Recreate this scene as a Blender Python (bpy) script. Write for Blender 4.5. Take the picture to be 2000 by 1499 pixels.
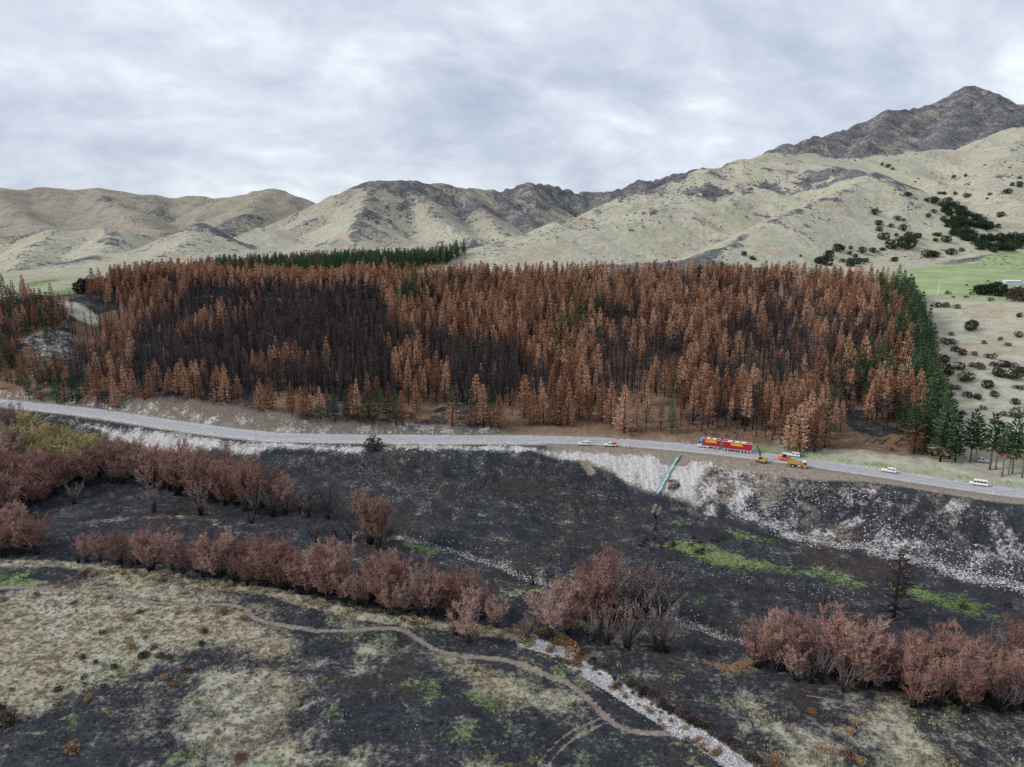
import bpy, bmesh, math, random
import numpy as np
from mathutils import Vector, Matrix, Euler
for _o in list(bpy.data.objects): bpy.data.objects.remove(_o)
SC = bpy.context.scene
COL = SC.collection
R = math.radians
random.seed(7); RNG = np.random.default_rng(7)

# ------------------------------------------------------------------ camera
CAM_H = 88.0; PITCH = 12.0; FPX = 1400.0
cd = bpy.data.cameras.new('camera'); cam = bpy.data.objects.new('camera', cd); COL.objects.link(cam)
cam.location = (0, 0, CAM_H); cam.rotation_euler = (R(90 - PITCH), 0, 0)
cd.sensor_width = 36; cd.lens = FPX / 2000 * 36; cd.clip_start = 0.5; cd.clip_end = 20000
SC.camera = cam
SC.render.resolution_x = 1024; SC.render.resolution_y = 767

# ------------------------------------------------------------------ sky: overcast over a NISHITA sky
W = bpy.data.worlds.new('World'); SC.world = W; W.use_nodes = True
SUN_EL, SUN_AZ = 36.0, -98.0        # the sun stands behind the left shoulder, veiled by cloud
def build_world():
    nt = W.node_tree; nt.nodes.clear(); L = nt.links.new
    def N(t, **k):
        n = nt.nodes.new(t)
        for a, v in k.items(): setattr(n, a, v)
        return n
    def M(op, a, b=None, c=None):
        n = N('ShaderNodeMath', operation=op)
        for i, v in enumerate((a, b, c)):
            if v is None: continue
            if isinstance(v, (int, float)): n.inputs[i].default_value = v
            else: L(v, n.inputs[i])
        return n.outputs[0]
    out = N('ShaderNodeOutputWorld'); bg = N('ShaderNodeBackground'); L(bg.outputs[0], out.inputs[0])
    tc = N('ShaderNodeTexCoord'); sp = N('ShaderNodeSeparateXYZ'); L(tc.outputs['Generated'], sp.inputs[0])
    zz = M('MAXIMUM', M('ADD', sp.outputs[2], 0.50), 0.05)
    u = M('DIVIDE', sp.outputs[0], zz); v = M('DIVIDE', sp.outputs[1], zz)
    u2 = M('ADD', M('MULTIPLY', u, 0.80), M('MULTIPLY', v, -0.18))
    cb = N('ShaderNodeCombineXYZ'); L(u2, cb.inputs[0]); L(v, cb.inputs[1]); cb.inputs[2].default_value = 3.7
    def noise(scale, detail, rough, dist, off):
        mp = N('ShaderNodeMapping'); L(cb.outputs[0], mp.inputs[0]); mp.inputs['Location'].default_value = off
        n = N('ShaderNodeTexNoise'); L(mp.outputs[0], n.inputs['Vector'])
        n.inputs['Scale'].default_value = scale; n.inputs['Detail'].default_value = detail
        n.inputs['Roughness'].default_value = rough; n.inputs['Distortion'].default_value = dist
        return n.outputs[0]
    big = noise(1.5, 4, 0.5, 0.45, (2.6, 0.9, 0)); mid = noise(4.2, 8, 0.55, 0.45, (5.1, 2.2, 1)); fin = noise(12.0, 6, 0.55, 0.3, (0, 7, 2))
    s = M('ADD', M('ADD', M('MULTIPLY', big, 0.40), M('MULTIPLY', mid, 0.42)), M('MULTIPLY', fin, 0.20))
    rp = N('ShaderNodeValToRGB'); L(s, rp.inputs[0]); e = rp.color_ramp.elements
    e[0].position = 0.40; e[0].color = (0.27, 0.305, 0.385, 1)
    e[1].position = 0.67; e[1].color = (0.60, 0.625, 0.655, 1)
    k = e.new(0.475); k.color = (0.335, 0.37, 0.44, 1)
    k = e.new(0.56); k.color = (0.43, 0.465, 0.52, 1)
    sky = N('ShaderNodeTexSky', sky_type='NISHITA', sun_disc=False, sun_elevation=R(SUN_EL), sun_rotation=R(SUN_AZ), altitude=400, dust_density=1.5)
    sc = N('ShaderNodeMix', data_type='RGBA', blend_type='MULTIPLY'); sc.inputs[0].default_value = 1
    L(sky.outputs[0], sc.inputs[6]); sc.inputs[7].default_value = (0.1, 0.1, 0.1, 1)
    mx = N('ShaderNodeMix', data_type='RGBA'); mx.inputs[0].default_value = 0.93
    L(sc.outputs[2], mx.inputs[6]); L(rp.outputs[0], mx.inputs[7])
    L(mx.outputs[2], bg.inputs[0]); bg.inputs[1].default_value = 1.0
build_world()
sd = bpy.data.lights.new('sun', 'SUN'); sun = bpy.data.objects.new('sun', sd); COL.objects.link(sun)
sd.energy = 1.5; sd.angle = R(14); sd.color = (1.0, 0.955, 0.89)
_az = R(SUN_AZ)   # measured from +Y towards +X
_sd = Vector((math.sin(_az) * math.cos(R(SUN_EL)), math.cos(_az) * math.cos(R(SUN_EL)), math.sin(R(SUN_EL))))
sun.rotation_euler = _sd.to_track_quat('Z', 'Y').to_euler(); sun.location = (0, 0, 400)
SC.view_settings.view_transform = 'Standard'; SC.view_settings.look = 'None'
SC.view_settings.exposure = 0.80; SC.view_settings.gamma = 1.0
try: SC.view_settings.use_curve_mapping = False
except Exception: pass
SC.render.engine = 'CYCLES'
cy = SC.cycles; cy.max_bounces = 5; cy.diffuse_bounces = 2; cy.glossy_bounces = 2; cy.transmission_bounces = 2; cy.transparent_max_bounces = 4; cy.volume_bounces = 0
cy.use_denoising = False; cy.denoiser = 'OPENIMAGEDENOISE'; cy.denoising_input_passes = 'RGB_ALBEDO_NORMAL'; cy.denoising_prefilter = 'ACCURATE'

# ------------------------------------------------------------------ small helpers
def tag(o, label=None, cat=None, group=None, kind=None):
    if label: o['label'] = label
    if cat: o['category'] = cat
    if group: o['group'] = group
    if kind: o['kind'] = kind
    return o
def smooth(a, b, x):
    t = np.clip((x - a) / (b - a), 0, 1); return t * t * (3 - 2 * t)
def _hash(ix, iy, seed):
    h = (ix.astype(np.int64) * 374761393 + iy.astype(np.int64) * 668265263 + seed * 1274126177) & 0x7fffffff
    h = ((h ^ (h >> 13)) * 1103515245) & 0x7fffffff
    return ((h ^ (h >> 16)) & 0xffff) / 65535.0
def vnoise(x, y, seed=0):
    x = np.asarray(x, float); y = np.asarray(y, float)
    ix = np.floor(x); iy = np.floor(y); fx = x - ix; fy = y - iy
    fx = fx * fx * fx * (fx * (fx * 6 - 15) + 10); fy = fy * fy * fy * (fy * (fy * 6 - 15) + 10)
    a = _hash(ix, iy, seed); b = _hash(ix + 1, iy, seed); c = _hash(ix, iy + 1, seed); d = _hash(ix + 1, iy + 1, seed)
    return a + (b - a) * fx + (c - a) * fy + (a - b - c + d) * fx * fy
def fbm(x, y, wl, oct=4, seed=0, gain=0.5):
    s = 0; amp = 1; tot = 0; f = 1.0 / wl
    for i in range(oct):
        s = s + amp * vnoise(x * f + 17.3 * i, y * f - 9.1 * i, seed + i); tot += amp; amp *= gain; f *= 2.03
    return s / tot            # 0..1
_c, _s = math.cos(R(PITCH)), math.sin(R(PITCH))
def ray(px, py):
    a = (px - 1000.0) / FPX; b = (749.5 - py) / FPX
    return a, _c + b * _s, -_s + b * _c
def atY(px, py, Y):
    a, b, c = ray(px, py); k = Y / b
    return (a * k, Y, CAM_H + c * k)
def atZ(px, py, z):
    a, b, c = ray(px, py); k = (z - CAM_H) / c
    return (a * k, b * k)
def catmull(P, n=12):
    P = np.array(P, float); Q = np.vstack([2 * P[0] - P[1], P, 2 * P[-1] - P[-2]]); out = []
    for i in range(1, len(Q) - 2):
        p0, p1, p2, p3 = Q[i - 1], Q[i], Q[i + 1], Q[i + 2]
        for t in np.linspace(0, 1, n, endpoint=False):
            out.append(0.5 * (2 * p1 + (p2 - p0) * t + (2 * p0 - 5 * p1 + 4 * p2 - p3) * t * t + (3 * p1 - p0 - 3 * p2 + p3) * t ** 3))
    out.append(Q[-2]); return np.array(out)
def seg_dist(X, Y, P):
    """distance to a polyline, the running length of the nearest point and the z interpolated there (if P has z)"""
    P = np.array(P, float); best = np.full(X.shape, 1e9); tt = np.zeros(X.shape); zz = np.zeros(X.shape); run = 0; side = np.zeros(X.shape)
    for i in range(len(P) - 1):
        ax, ay = P[i, :2]; dx, dy = P[i + 1, :2] - P[i, :2]; L2 = dx * dx + dy * dy + 1e-9
        t = np.clip(((X - ax) * dx + (Y - ay) * dy) / L2, 0, 1)
        d = np.hypot(X - ax - t * dx, Y - ay - t * dy); m = d < best
        best = np.where(m, d, best); tt = np.where(m, run + t * math.sqrt(L2), tt)
        side = np.where(m, np.sign(dx * (Y - ay) - dy * (X - ax)), side)
        if P.shape[1] > 2: zz = np.where(m, P[i, 2] + t * (P[i + 1, 2] - P[i, 2]), zz)
        run += math.sqrt(L2)
    return best, tt, zz, side
def in_poly(X, Y, P):
    P = np.array(P, float); c = np.zeros(X.shape, bool); n = len(P); j = n - 1
    for i in range(n):
        xi, yi = P[i]; xj, yj = P[j]
        c ^= ((yi > Y) != (yj > Y)) & (X < (xj - xi) * (Y - yi) / (yj - yi + 1e-12) + xi); j = i
    return c
def poly_mask(X, Y, P, soft):
    P = np.array(P, float); lo = P.min(0) - 2 * soft; hi = P.max(0) + 2 * soft
    out = np.zeros(X.shape); m = (X > lo[0]) & (X < hi[0]) & (Y > lo[1]) & (Y < hi[1])
    if not m.any(): return out
    x, y = X[m], Y[m]; d = seg_dist(x, y, np.vstack([P, P[:1]]))[0]
    out[m] = smooth(-soft, soft, np.where(in_poly(x, y, P), d, -d)); return out

# ------------------------------------------------------------------ terrain
ROAD_PX = [(-330, 766), (-120, 777), (50, 793), (150, 803), (250, 817), (320, 828), (420, 842), (500, 851), (560, 855), (740, 858), (900, 859), (1000, 859), (1130, 862), (1230, 867), (1360, 878), (1480, 892), (1600, 908), (1740, 929), (1900, 953), (2000, 966), (2200, 992), (2500, 1030)]
ROADC = catmull([atZ(x, y, 0.0) for x, y in ROAD_PX], 10)
ROADC = np.vstack([[[-900, ROADC[0, 1] + 330]], ROADC, [[600, ROADC[-1, 1] - 60]]])
_o = np.argsort(ROADC[:, 0]); ROADC = ROADC[_o]
def road_y(x): return np.interp(x, ROADC[:, 0], ROADC[:, 1])
def road_dir(x):
    d = 2.0; return np.arctan2(road_y(x + d) - road_y(x - d), 2 * d)
def road_s(X, Y):
    sl = (road_y(X + 6) - road_y(X - 6)) / 12.0
    return (Y - road_y(X)) / np.sqrt(1 + sl * sl)
BROW = [atZ(*p, 42.0) for p in [(-250, 590), (0, 585), (110, 577), (300, 572), (500, 584), (740, 590), (830, 580), (900, 574), (1100, 573), (1300, 571), (1500, 575), (1700, 578), (1790, 583), (2000, 592), (2300, 600)]]
BROW = np.array(BROW)
def brow_y(x): return np.interp(x, BROW[:, 0], BROW[:, 1])
def lerpx(x, pts):
    p = np.array(pts, float); return np.interp(x, p[:, 0], p[:, 1])
# crest lines of the hills: (photo column, row, distance in m)
RIDGES = [
 # pale hill on the right and its spurs
 dict(k=0.44, a=18, w=0.35, p=[(700, 545, 760), (800, 519, 820), (915, 489, 880), (1050, 453, 970), (1160, 412, 1060), (1250, 377, 1130), (1330, 345, 1200), (1440, 312, 1270), (1500, 304, 1330), (1580, 303, 1400), (1680, 303, 1460), (1780, 299, 1500), (1860, 288, 1540), (1930, 268, 1580), (2010, 245, 1640), (2150, 215, 1700), (2400, 190, 1800)]),
 dict(k=0.50, a=16, w=0.2, p=[(1560, 318, 1330), (1640, 332, 1180), (1710, 345, 1060), (1640, 376, 990), (1560, 412, 920), (1480, 448, 850), (1400, 487, 780), (1345, 516, 730)]),
 dict(k=0.50, a=16, w=0.2, p=[(1710, 345, 1060), (1760, 382, 1000), (1800, 415, 960), (1850, 448, 910), (1900, 480, 860), (1930, 500, 810)]),
 dict(k=0.45, a=22, w=0.25, p=[(1500, 304, 1330), (1420, 352, 1180), (1330, 396, 1070), (1200, 432, 980), (1060, 467, 900), (960, 492, 850)]),
 dict(k=0.42, a=25, w=0.25, p=[(2010, 245, 1640), (1960, 320, 1350), (1960, 380, 1150), (2010, 440, 980)]),
 dict(k=0.42, a=25, w=0.25, p=[(2300, 200, 1700), (2200, 330, 1250), (2120, 420, 980)]),
 # dark mountain behind it
 dict(k=0.66, a=3, w=0.6, rock=.84, jag=22, p=[(1300, 372, 1850), (1400, 332, 1900), (1480, 301, 1950), (1530, 279, 2000), (1580, 273, 2050), (1630, 252, 2120), (1655, 256, 2150), (1690, 240, 2200), (1740, 212, 2260), (1775, 216, 2300), (1820, 203, 2350), (1850, 190, 2380), (1875, 176, 2400), (1893, 163, 2400), (1912, 178, 2400), (1930, 188, 2400), (1970, 201, 2400), (2060, 212, 2400), (2250, 260, 2450)]),
 dict(k=0.66, a=3, w=0.6, rock=.84, jag=22, p=[(1893, 163, 2400), (1880, 205, 2250), (1850, 250, 2050), (1840, 285, 1850)]),
 dict(k=0.66, a=3, w=0.6, rock=.74, jag=20, p=[(1740, 212, 2260), (1715, 250, 2080), (1690, 285, 1850)]),
 dict(k=0.66, a=3, w=0.6, rock=.74, jag=20, p=[(1530, 279, 2000), (1570, 292, 1850), (1600, 300, 1700)]),
 dict(k=0.66, a=3, w=0.6, rock=.74, jag=20, p=[(1970, 199, 2400), (1950, 235, 2150), (1930, 262, 1950)]),
 # middle hill
 dict(k=0.52, a=14, w=0.45, p=[(470, 495, 1080), (560, 455, 1230), (640, 412, 1370), (690, 372, 1480), (740, 352, 1540), (800, 357, 1580), (855, 356, 1640), (900, 366, 1700), (940, 374, 1760), (985, 376, 1850), (1040, 388, 1950)]),
 dict(k=0.55, a=14, w=0.4, p=[(735, 356, 1520), (715, 392, 1330), (700, 432, 1160), (690, 472, 1020)]),
 dict(k=0.60, a=10, w=0.4, p=[(800, 360, 1580), (850, 415, 1350), (915, 462, 1150)]),
 dict(k=0.60, a=10, w=0.4, p=[(900, 366, 1700), (950, 420, 1450), (1000, 464, 1250)]),
 dict(k=0.62, a=8, w=0.5, rock=0.7, p=[(960, 374, 1800), (1010, 412, 1580), (1050, 448, 1400)]),
 # far dark ridge
 dict(k=0.66, a=3, w=0.6, rock=0.9, jag=30, p=[(900, 385, 2300), (940, 371, 2350), (990, 372, 2400), (1035, 357, 2450), (1080, 366, 2500), (1130, 376, 2550), (1190, 372, 2600), (1245, 351, 2650), (1280, 352, 2700), (1320, 339, 2750), (1420, 330, 2800)]),
 dict(k=0.62, a=8, w=0.5, rock=0.7, p=[(1035, 357, 2450), (1060, 395, 2150), (1085, 425, 1900)]),
 dict(k=0.62, a=8, w=0.5, rock=0.7, p=[(1190, 372, 2600), (1190, 395, 2300), (1180, 410, 2050)]),
 # left range
 dict(k=0.42, a=20, w=0.45, p=[(-400, 392, 1850), (-150, 382, 1880), (0, 370, 1900), (70, 368, 1920), (140, 375, 1950), (195, 371, 1980), (260, 378, 2000), (330, 385, 2050), (420, 388, 2050), (470, 382, 2020), (525, 372, 2000), (565, 380, 2000), (600, 395, 2020), (635, 412, 2050), (720, 440, 2100)]),
 dict(k=0.48, a=20, w=0.4, p=[(525, 372, 2000), (490, 400, 1800), (450, 432, 1600), (420, 458, 1450)]),
 dict(k=0.45, a=20, w=0.4, p=[(195, 371, 1980), (240, 410, 1750), (300, 450, 1500)]),
 dict(k=0.45, a=20, w=0.4, p=[(0, 370, 1900), (40, 420, 1650), (90, 455, 1450)]),
 dict(k=0.45, a=20, w=0.4, p=[(-150, 382, 1880), (-60, 440, 1500), (-20, 490, 1200)]),
 # foothills on the left
 dict(k=0.48, a=14, w=0.4, p=[(-200, 500, 1050), (-60, 478, 1080), (20, 470, 1100), (100, 449, 1120), (200, 446, 1150), (260, 458, 1180), (320, 474, 1220)]),
 dict(k=0.52, a=10, w=0.4, p=[(100, 449, 1120), (60, 490, 950), (20, 530, 800)]),
 dict(k=0.52, a=10, w=0.4, p=[(215, 452, 1150), (205, 475, 980), (170, 515, 830), (130, 545, 740)]),
 dict(k=0.52, a=10, w=0.4, p=[(250, 505, 900), (320, 470, 960), (395, 446, 1020), (450, 468, 1060), (500, 490, 1080)]),
 dict(k=0.52, a=10, w=0.4, p=[(395, 446, 1020), (340, 490, 880), (270, 535, 760)]),
 dict(k=0.52, a=10, w=0.4, p=[(450, 470, 1120), (505, 441, 1180), (560, 457, 1230)]),
 dict(k=0.50, a=10, w=0.4, p=[(600, 490, 980), (655, 463, 1020), (710, 482, 1060)]),
]
for r in RIDGES: r['q'] = np.array([atY(*p) for p in r['p']])
def flat_z(X): return lerpx(X, [(-400, -8), (-200, -9.5), (-80, -12), (0, -15), (80, -17.5), (200, -19), (500, -22)])
def foot_drop(X): return lerpx(X, [(-400, 5), (-150, 6.5), (-100, 7), (-60, 8), (0, 11), (40, 13.5), (70, 15), (120, 15), (200, 15.5)])
def foot_run(X): return lerpx(X, [(-400, 8), (-150, 9), (-110, 10), (-80, 15), (-50, 24), (0, 25), (30, 23), (60, 23), (120, 22), (200, 24)])
def bank_h(X): return lerpx(X, [(-400, 4), (-240, 4), (-170, 6.5), (-110, 6), (-60, 4), (-20, 2.5), (30, 2.2), (90, 2.0), (130, 1.0), (160, 0.5), (300, 0.4)])
GULLY = [atY(205, 600, 560)[:2], atY(190, 640, 480)[:2], atY(120, 720, 410)[:2], atY(20, 770, 385)[:2]]
CARVE = []     # (polyline, half width, depth), filled below
def height(X, Y, carve=True):
    s = road_s(X, Y)
    # towards the river
    fd, fr, fz = foot_drop(X), foot_run(X), flat_z(X)
    t1 = np.clip((-s - 8.5) / fr, 0, 1); t2 = np.clip((-s - 8.5 - fr) / 45.0, 0, 1)
    rib = fbm(X, Y * 0.25, 9, 3, 11) - 0.5
    south = -fd * (t1 * 0.85 + 0.15 * t1 * t1 * (3 - 2 * t1)) + (fz + fd) * (1 - (1 - t2) ** 1.8)
    south = south + rib * 3.2 * np.sin(np.pi * t1) ** 0.8 + (fbm(X, Y, 38, 3, 12) - 0.5) * 3.0 * smooth(0.3, 1, t1) * (1 - 0.55 * smooth(0, 1, t2))
    south = south + (fbm(X, Y, 12, 4, 13) - 0.5) * 1.0 * smooth(0.6, 1, t1) + (fbm(X, Y, 3.0, 3, 14) - 0.5) * 0.4 * smooth(0.05, .4, t1)
    # up to the terrace
    bh = bank_h(X); by = brow_y(X); yf = road_y(X) + 9
    b1 = np.clip((s - 7.0) / (bh * 1.15 + 0.6), 0, 1)
    t = np.clip((Y - yf) / (by - yf), 0, 1.0)
    slope = (42 - bh) * (0.90 * t + 0.10 * t * t * (3 - 2 * t))
    hol = (fbm(X, Y, 75, 3, 21) - 0.5) * 10 * np.sin(np.pi * t) + (fbm(X, Y, 14, 3, 22) - 0.5) * 1.6 * smooth(0.02, 0.1, t)
    north = bh * b1 * b1 * (3 - 2 * b1) + slope + hol + (fbm(X, Y, 4, 2, 23) - 0.5) * 0.9 * b1 + (fbm(X, Y * 0.35, 8, 3, 26) - 0.5) * 3.4 * b1 * (1 - smooth(12, 30, s)) * smooth(20, -30, X)
    g = seg_dist(X, Y, GULLY)[0]; north = north - 9 * np.exp(-(g / 16.0) ** 2) * np.sin(np.pi * np.clip(t, 0, 1))
    beyond = np.maximum(Y - by, 0); north = north + 0.035 * beyond + 2.0 * (fbm(X, Y, 120, 3, 24) - 0.5) * smooth(0, 120, beyond)
    z = np.where(s < 0, south, north)
    # hills
    m = (beyond > 60)
    if m.any():
        x, y = X[m], Y[m]; z0 = z[m]; acc = np.exp(np.clip(z0 / 5.0, -100, 140)); 
        for i, r in enumerate(RIDGES):
            d, tt, zc, sd = seg_dist(x, y, r['q'])
            nn = (fbm(tt + 500 * sd, d * 0.25 + i * 77, 62, 3, 40 + i) - 0.5) * 2.6
            de = d * np.clip(1 + 0.8 * r['w'] * nn, 0.78, 1.9)
            rise = np.maximum(zc + r.get('jag', 0) * (fbm(tt, tt * 0 + i, 28, 3, 90 + i) - 0.5) * np.exp(-d / 60.0) - r['k'] * (np.sqrt(de * de + r['a'] ** 2) - r['a']), -200)
            acc = acc + np.exp(np.clip(rise / 5.0, -100, 140))
        zh = 5.0 * np.log(acc); hh = np.clip((zh - z0) / 60, 0, 1)
        zh = zh + hh * ((fbm(x, y, 110, 5, 31) - 0.5) * 13 - (np.abs(fbm(x + 25 * fbm(x, y, 60, 2, 36), y, 130, 4, 33) - 0.5) - 0.10) * 42)
        z = z.copy(); z[m] = z0 + (zh - z0) * smooth(60, 140, beyond[m])
    if carve:
        for P, hw, dep in CARVE:
            P = np.asarray(P); lo = P.min(0) - 12; hi = P.max(0) + 12
            m = (X > lo[0]) & (X < hi[0]) & (Y > lo[1]) & (Y < hi[1])
            if m.any():
                d = seg_dist(X[m], Y[m], P)[0] + (fbm(X[m], Y[m], 5, 2, 51) - 0.5) * 1.5
                z[m] -= dep * (1 - smooth(hw, hw + 0.9, d))
    return z
def spread(parts):
    out = [parts[0][0]]
    for a, b, st in parts: out += list(np.linspace(a, b, max(2, int(round((b - a) / st)) + 1))[1:])
    return np.array(out)
def grow(a, b, s0, f):
    v = [a]; s = s0; sg = 1 if b > a else -1
    while (b - v[-1]) * sg > 0: v.append(v[-1] + sg * s); s *= f
    return v
# analytic ray hit on the uncarved ground, for laying out ground features
def G0(px, py):
    a, b, c = ray(px, py); k = np.concatenate([np.arange(90, 320, 2.5), np.arange(320, 760, 4), np.arange(760, 1400, 40)])
    z = CAM_H + c * k; h = height(a * k, b * k, False); i = np.argmax(z < h)
    if not (z < h).any(): return (a * 900, b * 900)
    i = max(i, 1); f0 = z[i - 1] - h[i - 1]; f1 = z[i] - h[i]; kk = k[i - 1] + (k[i] - k[i - 1]) * f0 / (f0 - f1)
    return (a * kk, b * kk)
def GP(pts): return [G0(*p) for p in pts]
TRACK = catmull(GP([(-90, 1150), (0, 1147), (60, 1147), (130, 1152), (200, 1145), (240, 1165), (330, 1178), (430, 1180), (480, 1190), (500, 1208), (560, 1222), (640, 1232), (720, 1228), (780, 1228), (820, 1250), (860, 1272), (930, 1283), (1000, 1292), (1060, 1315), (1110, 1335), (1150, 1365), (1185, 1400), (1215, 1420), (1260, 1430), (1310, 1432), (1340, 1436)]), 6)
TRACK2 = catmull(GP([(1185, 1405), (1120, 1435), (1080, 1470), (1050, 1510), (1020, 1560)]), 6)
TRACK3 = catmull(GP([(60, 1036), (90, 1030), (200, 1018), (300, 1010), (380, 1012), (440, 1030), (510, 1055), (560, 1075)]), 5)
STREAM_A = catmull(GP([(770, 1040), (880, 1068), (980, 1100), (1040, 1125), (1120, 1145), (1250, 1175), (1330, 1202), (1400, 1228), (1480, 1252), (1600, 1290), (1720, 1310), (1900, 1330), (2100, 1350)]), 5)
STREAM_B = catmull(GP([(1030, 1252), (1085, 1268), (1140, 1302), (1200, 1338), (1260, 1378), (1320, 1415), (1390, 1455), (1450, 1500), (1510, 1550), (1570, 1610)]), 5)
STRAWLINE = catmull(GP([(-60, 1098), (0, 1101), (130, 1105), (250, 1120), (400, 1143), (520, 1155), (650, 1190), (760, 1212), (860, 1222), (1000, 1240), (1045, 1258)]), 5)
CARVE += [(STREAM_A, 3.2, 2.0), (STREAM_B, 2.3, 0.7), (TRACK, 1.2, 0.18)]
xs = sorted(set([round(v, 3) for v in list(np.arange(-170, 200.1, 0.8)) + grow(200, 3000, 0.9, 1.016) + grow(-170, -2600, 0.9, 1.016)]))
ys = sorted(set([round(v, 3) for v in list(np.arange(95, 330, 0.8)) + grow(330, 3600, 0.9, 1.0075) + grow(95, -120, 1.0, 1.12)]))
GX, GY = np.array(xs), np.array(ys); NX, NY = len(GX), len(GY)
XX, YY = np.meshgrid(GX, GY)
ZZ = height(XX, YY)
def Hq(x, y):
    x = np.asarray(x, float); y = np.asarray(y, float)
    i = np.clip(np.searchsorted(GX, x) - 1, 0, NX - 2); j = np.clip(np.searchsorted(GY, y) - 1, 0, NY - 2)
    u = np.clip((x - GX[i]) / (GX[i + 1] - GX[i]), 0, 1); v = np.clip((y - GY[j]) / (GY[j + 1] - GY[j]), 0, 1)
    a, b, c, d = ZZ[j, i], ZZ[j, i + 1], ZZ[j + 1, i], ZZ[j + 1, i + 1]
    return a + (b - a) * u + (c - a) * v + (a - b - c + d) * u * v
_K = np.concatenate([np.arange(60, 700, 1.0), np.arange(700, 3400, 5)])
def G(px, py):
    """the point of the ground that a photo pixel looks at"""
    a, b, c = ray(px, py); z = CAM_H + c * _K; h = Hq(a * _K, b * _K); hit = z < h
    if not hit.any(): return Vector((a * 900, b * 900, float(Hq(a * 900, b * 900))))
    i = max(int(np.argmax(hit)), 1); f0 = z[i - 1] - h[i - 1]; f1 = z[i] - h[i]; k = _K[i - 1] + (_K[i] - _K[i - 1]) * f0 / (f0 - f1)
    x, y = a * k, b * k; return Vector((x, y, float(Hq(x, y))))
def to_px(x, y, z):
    dx, dy, dz = x, y, z - CAM_H; f = dy * _c - dz * _s; u = dy * _s + dz * _c
    return 1000 + FPX * dx / f, 749.5 - FPX * u / f

# ---------- what covers the ground, as masks on the vertices
S = road_s(XX, YY); BEY = YY - brow_y(XX)
MASK = {k: np.zeros(XX.shape) for k in ('straw', 'green', 'gravel', 'earth', 'scree', 'litter', 'rock', 'burnt')}
def put(name, m, rep=()):
    MASK[name] = np.maximum(MASK[name], m)
    for r in rep: MASK[r] = MASK[r] * (1 - m)
north = S > 0
slope_in = north & (BEY < 0)
MASK['burnt'][:] = np.where(S < -8, 1.0, 0.0)
# forest floor
EDGE_R = [G0(*p) for p in [(1700, 560), (1775, 585), (1800, 640), (1825, 760), (1850, 860), (1890, 905), (1960, 960)]]
FOREST = GP([(-150, 590), (0, 585), (110, 577), (300, 562), (500, 562), (740, 568), (1100, 570), (1500, 572), (1700, 574), (1778, 585), (1800, 640), (1828, 760), (1855, 860), (1850, 892), (1740, 888), (1600, 890), (1480, 872), (1400, 862), (1300, 852), (1200, 846), (1100, 838), (1000, 838), (870, 836), (790, 826), (640, 818), (500, 806), (340, 792), (260, 780), (200, 800), (110, 785), (0, 770), (-150, 760)])
fm = poly_mask(XX, YY, FOREST, 8.0)
put('burnt', fm)
ln = fbm(XX, YY, 22, 4, 61)
put('litter', fm * smooth(0.42, 0.60, ln + 0.16 * smooth(-60, 140, XX) - 0.10 * smooth(60, 160, YY - road_y(XX)) + 0.02))
MASK['straw'] = np.maximum(MASK['straw'], np.where(slope_in & (S > 8), (1 - fm) * (1 - 0.55 * smooth(40, 0, XX)), 0)); put('earth', np.where(slope_in & (S > 6) & (S < 40), (1 - fm) * 0.36 * smooth(40, 0, XX), 0))
# bank above the road
put('scree', np.where(north & (S < 16) & (XX < -5), 0.33 * smooth(6, 8, S) * (1 - smooth(9, 16, S)), 0)); put('burnt', np.where(north & (S < 24) & (XX < -5), 0.54 * smooth(6, 8, S), 0)); put('litter', np.where(north & (S < 24) & (XX < -5), 0.42 * smooth(6, 9, S), 0))
put('litter', np.where(north & (S < 20) & (XX > -5) & (XX < 110), 0.75 * smooth(6, 9, S) * (1 - smooth(12, 20, S)), 0))
_v = smooth(88, 135, XX + 30 * (fbm(XX, YY, 14, 3, 105) - 0.5)); put('straw', np.where(north, _v * smooth(5, 6.5, S) * (1 - smooth(11, 22, S + 12 * (fbm(XX, YY, 10, 3, 106) - 0.5))), 0), ('litter', 'burnt'))
put('green', np.where(north & (XX > 95), 0.55 * smooth(5, 6, S) * (1 - smooth(8, 13, S)), 0))
for pts in ([(1640, 905), (1760, 915), (1860, 935), (2000, 960), (2000, 900), (1880, 890), (1800, 900), (1700, 895)],): put('straw', poly_mask(XX, YY, GP(pts), 3) * 0.8)
# shoulders, work site
put('gravel', np.where(np.abs(S) < 7.2, 0.75 * smooth(7.4, 6.4, np.abs(S)), 0), ('burnt', 'straw', 'green', 'litter'))
put('earth', np.where((S < -4.5) & (S > -16), smooth(-14.5 + 3.5 * smooth(105, 130, XX), -11.5 + 3.5 * smooth(105, 130, XX), S) * smooth(5, 30, XX), 0), ('burnt', 'gravel'))
# slope below the road
for pts, k in [([(100, 812), (300, 842), (470, 864), (620, 869), (745, 873), (690, 886), (640, 884), (540, 878), (480, 892), (430, 880), (330, 888), (250, 868), (180, 838)], 0.74),
               ([(745, 868), (900, 870), (1050, 872), (1050, 885), (940, 882), (760, 878)], 0.75),
               ([(1060, 884), (1140, 884), (1230, 890), (1300, 897), (1390, 906), (1376, 926), (1358, 950), (1356, 980), (1335, 974), (1300, 962), (1270, 958), (1235, 945), (1200, 922), (1150, 905), (1090, 893)], 1.05),
               ([(1430, 930), (1480, 935), (1475, 965), (1445, 1005), (1425, 985)], 0.62),
               ([(1385, 985), (1400, 985), (1400, 1010), (1380, 1005)], 0.9)]:
    m = poly_mask(XX, YY, GP(pts), 3.6); put('scree', m * k, ('burnt',) if k >= 1 else ()); MASK['burnt'] *= 1 - 0.6 * m * k
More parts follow.
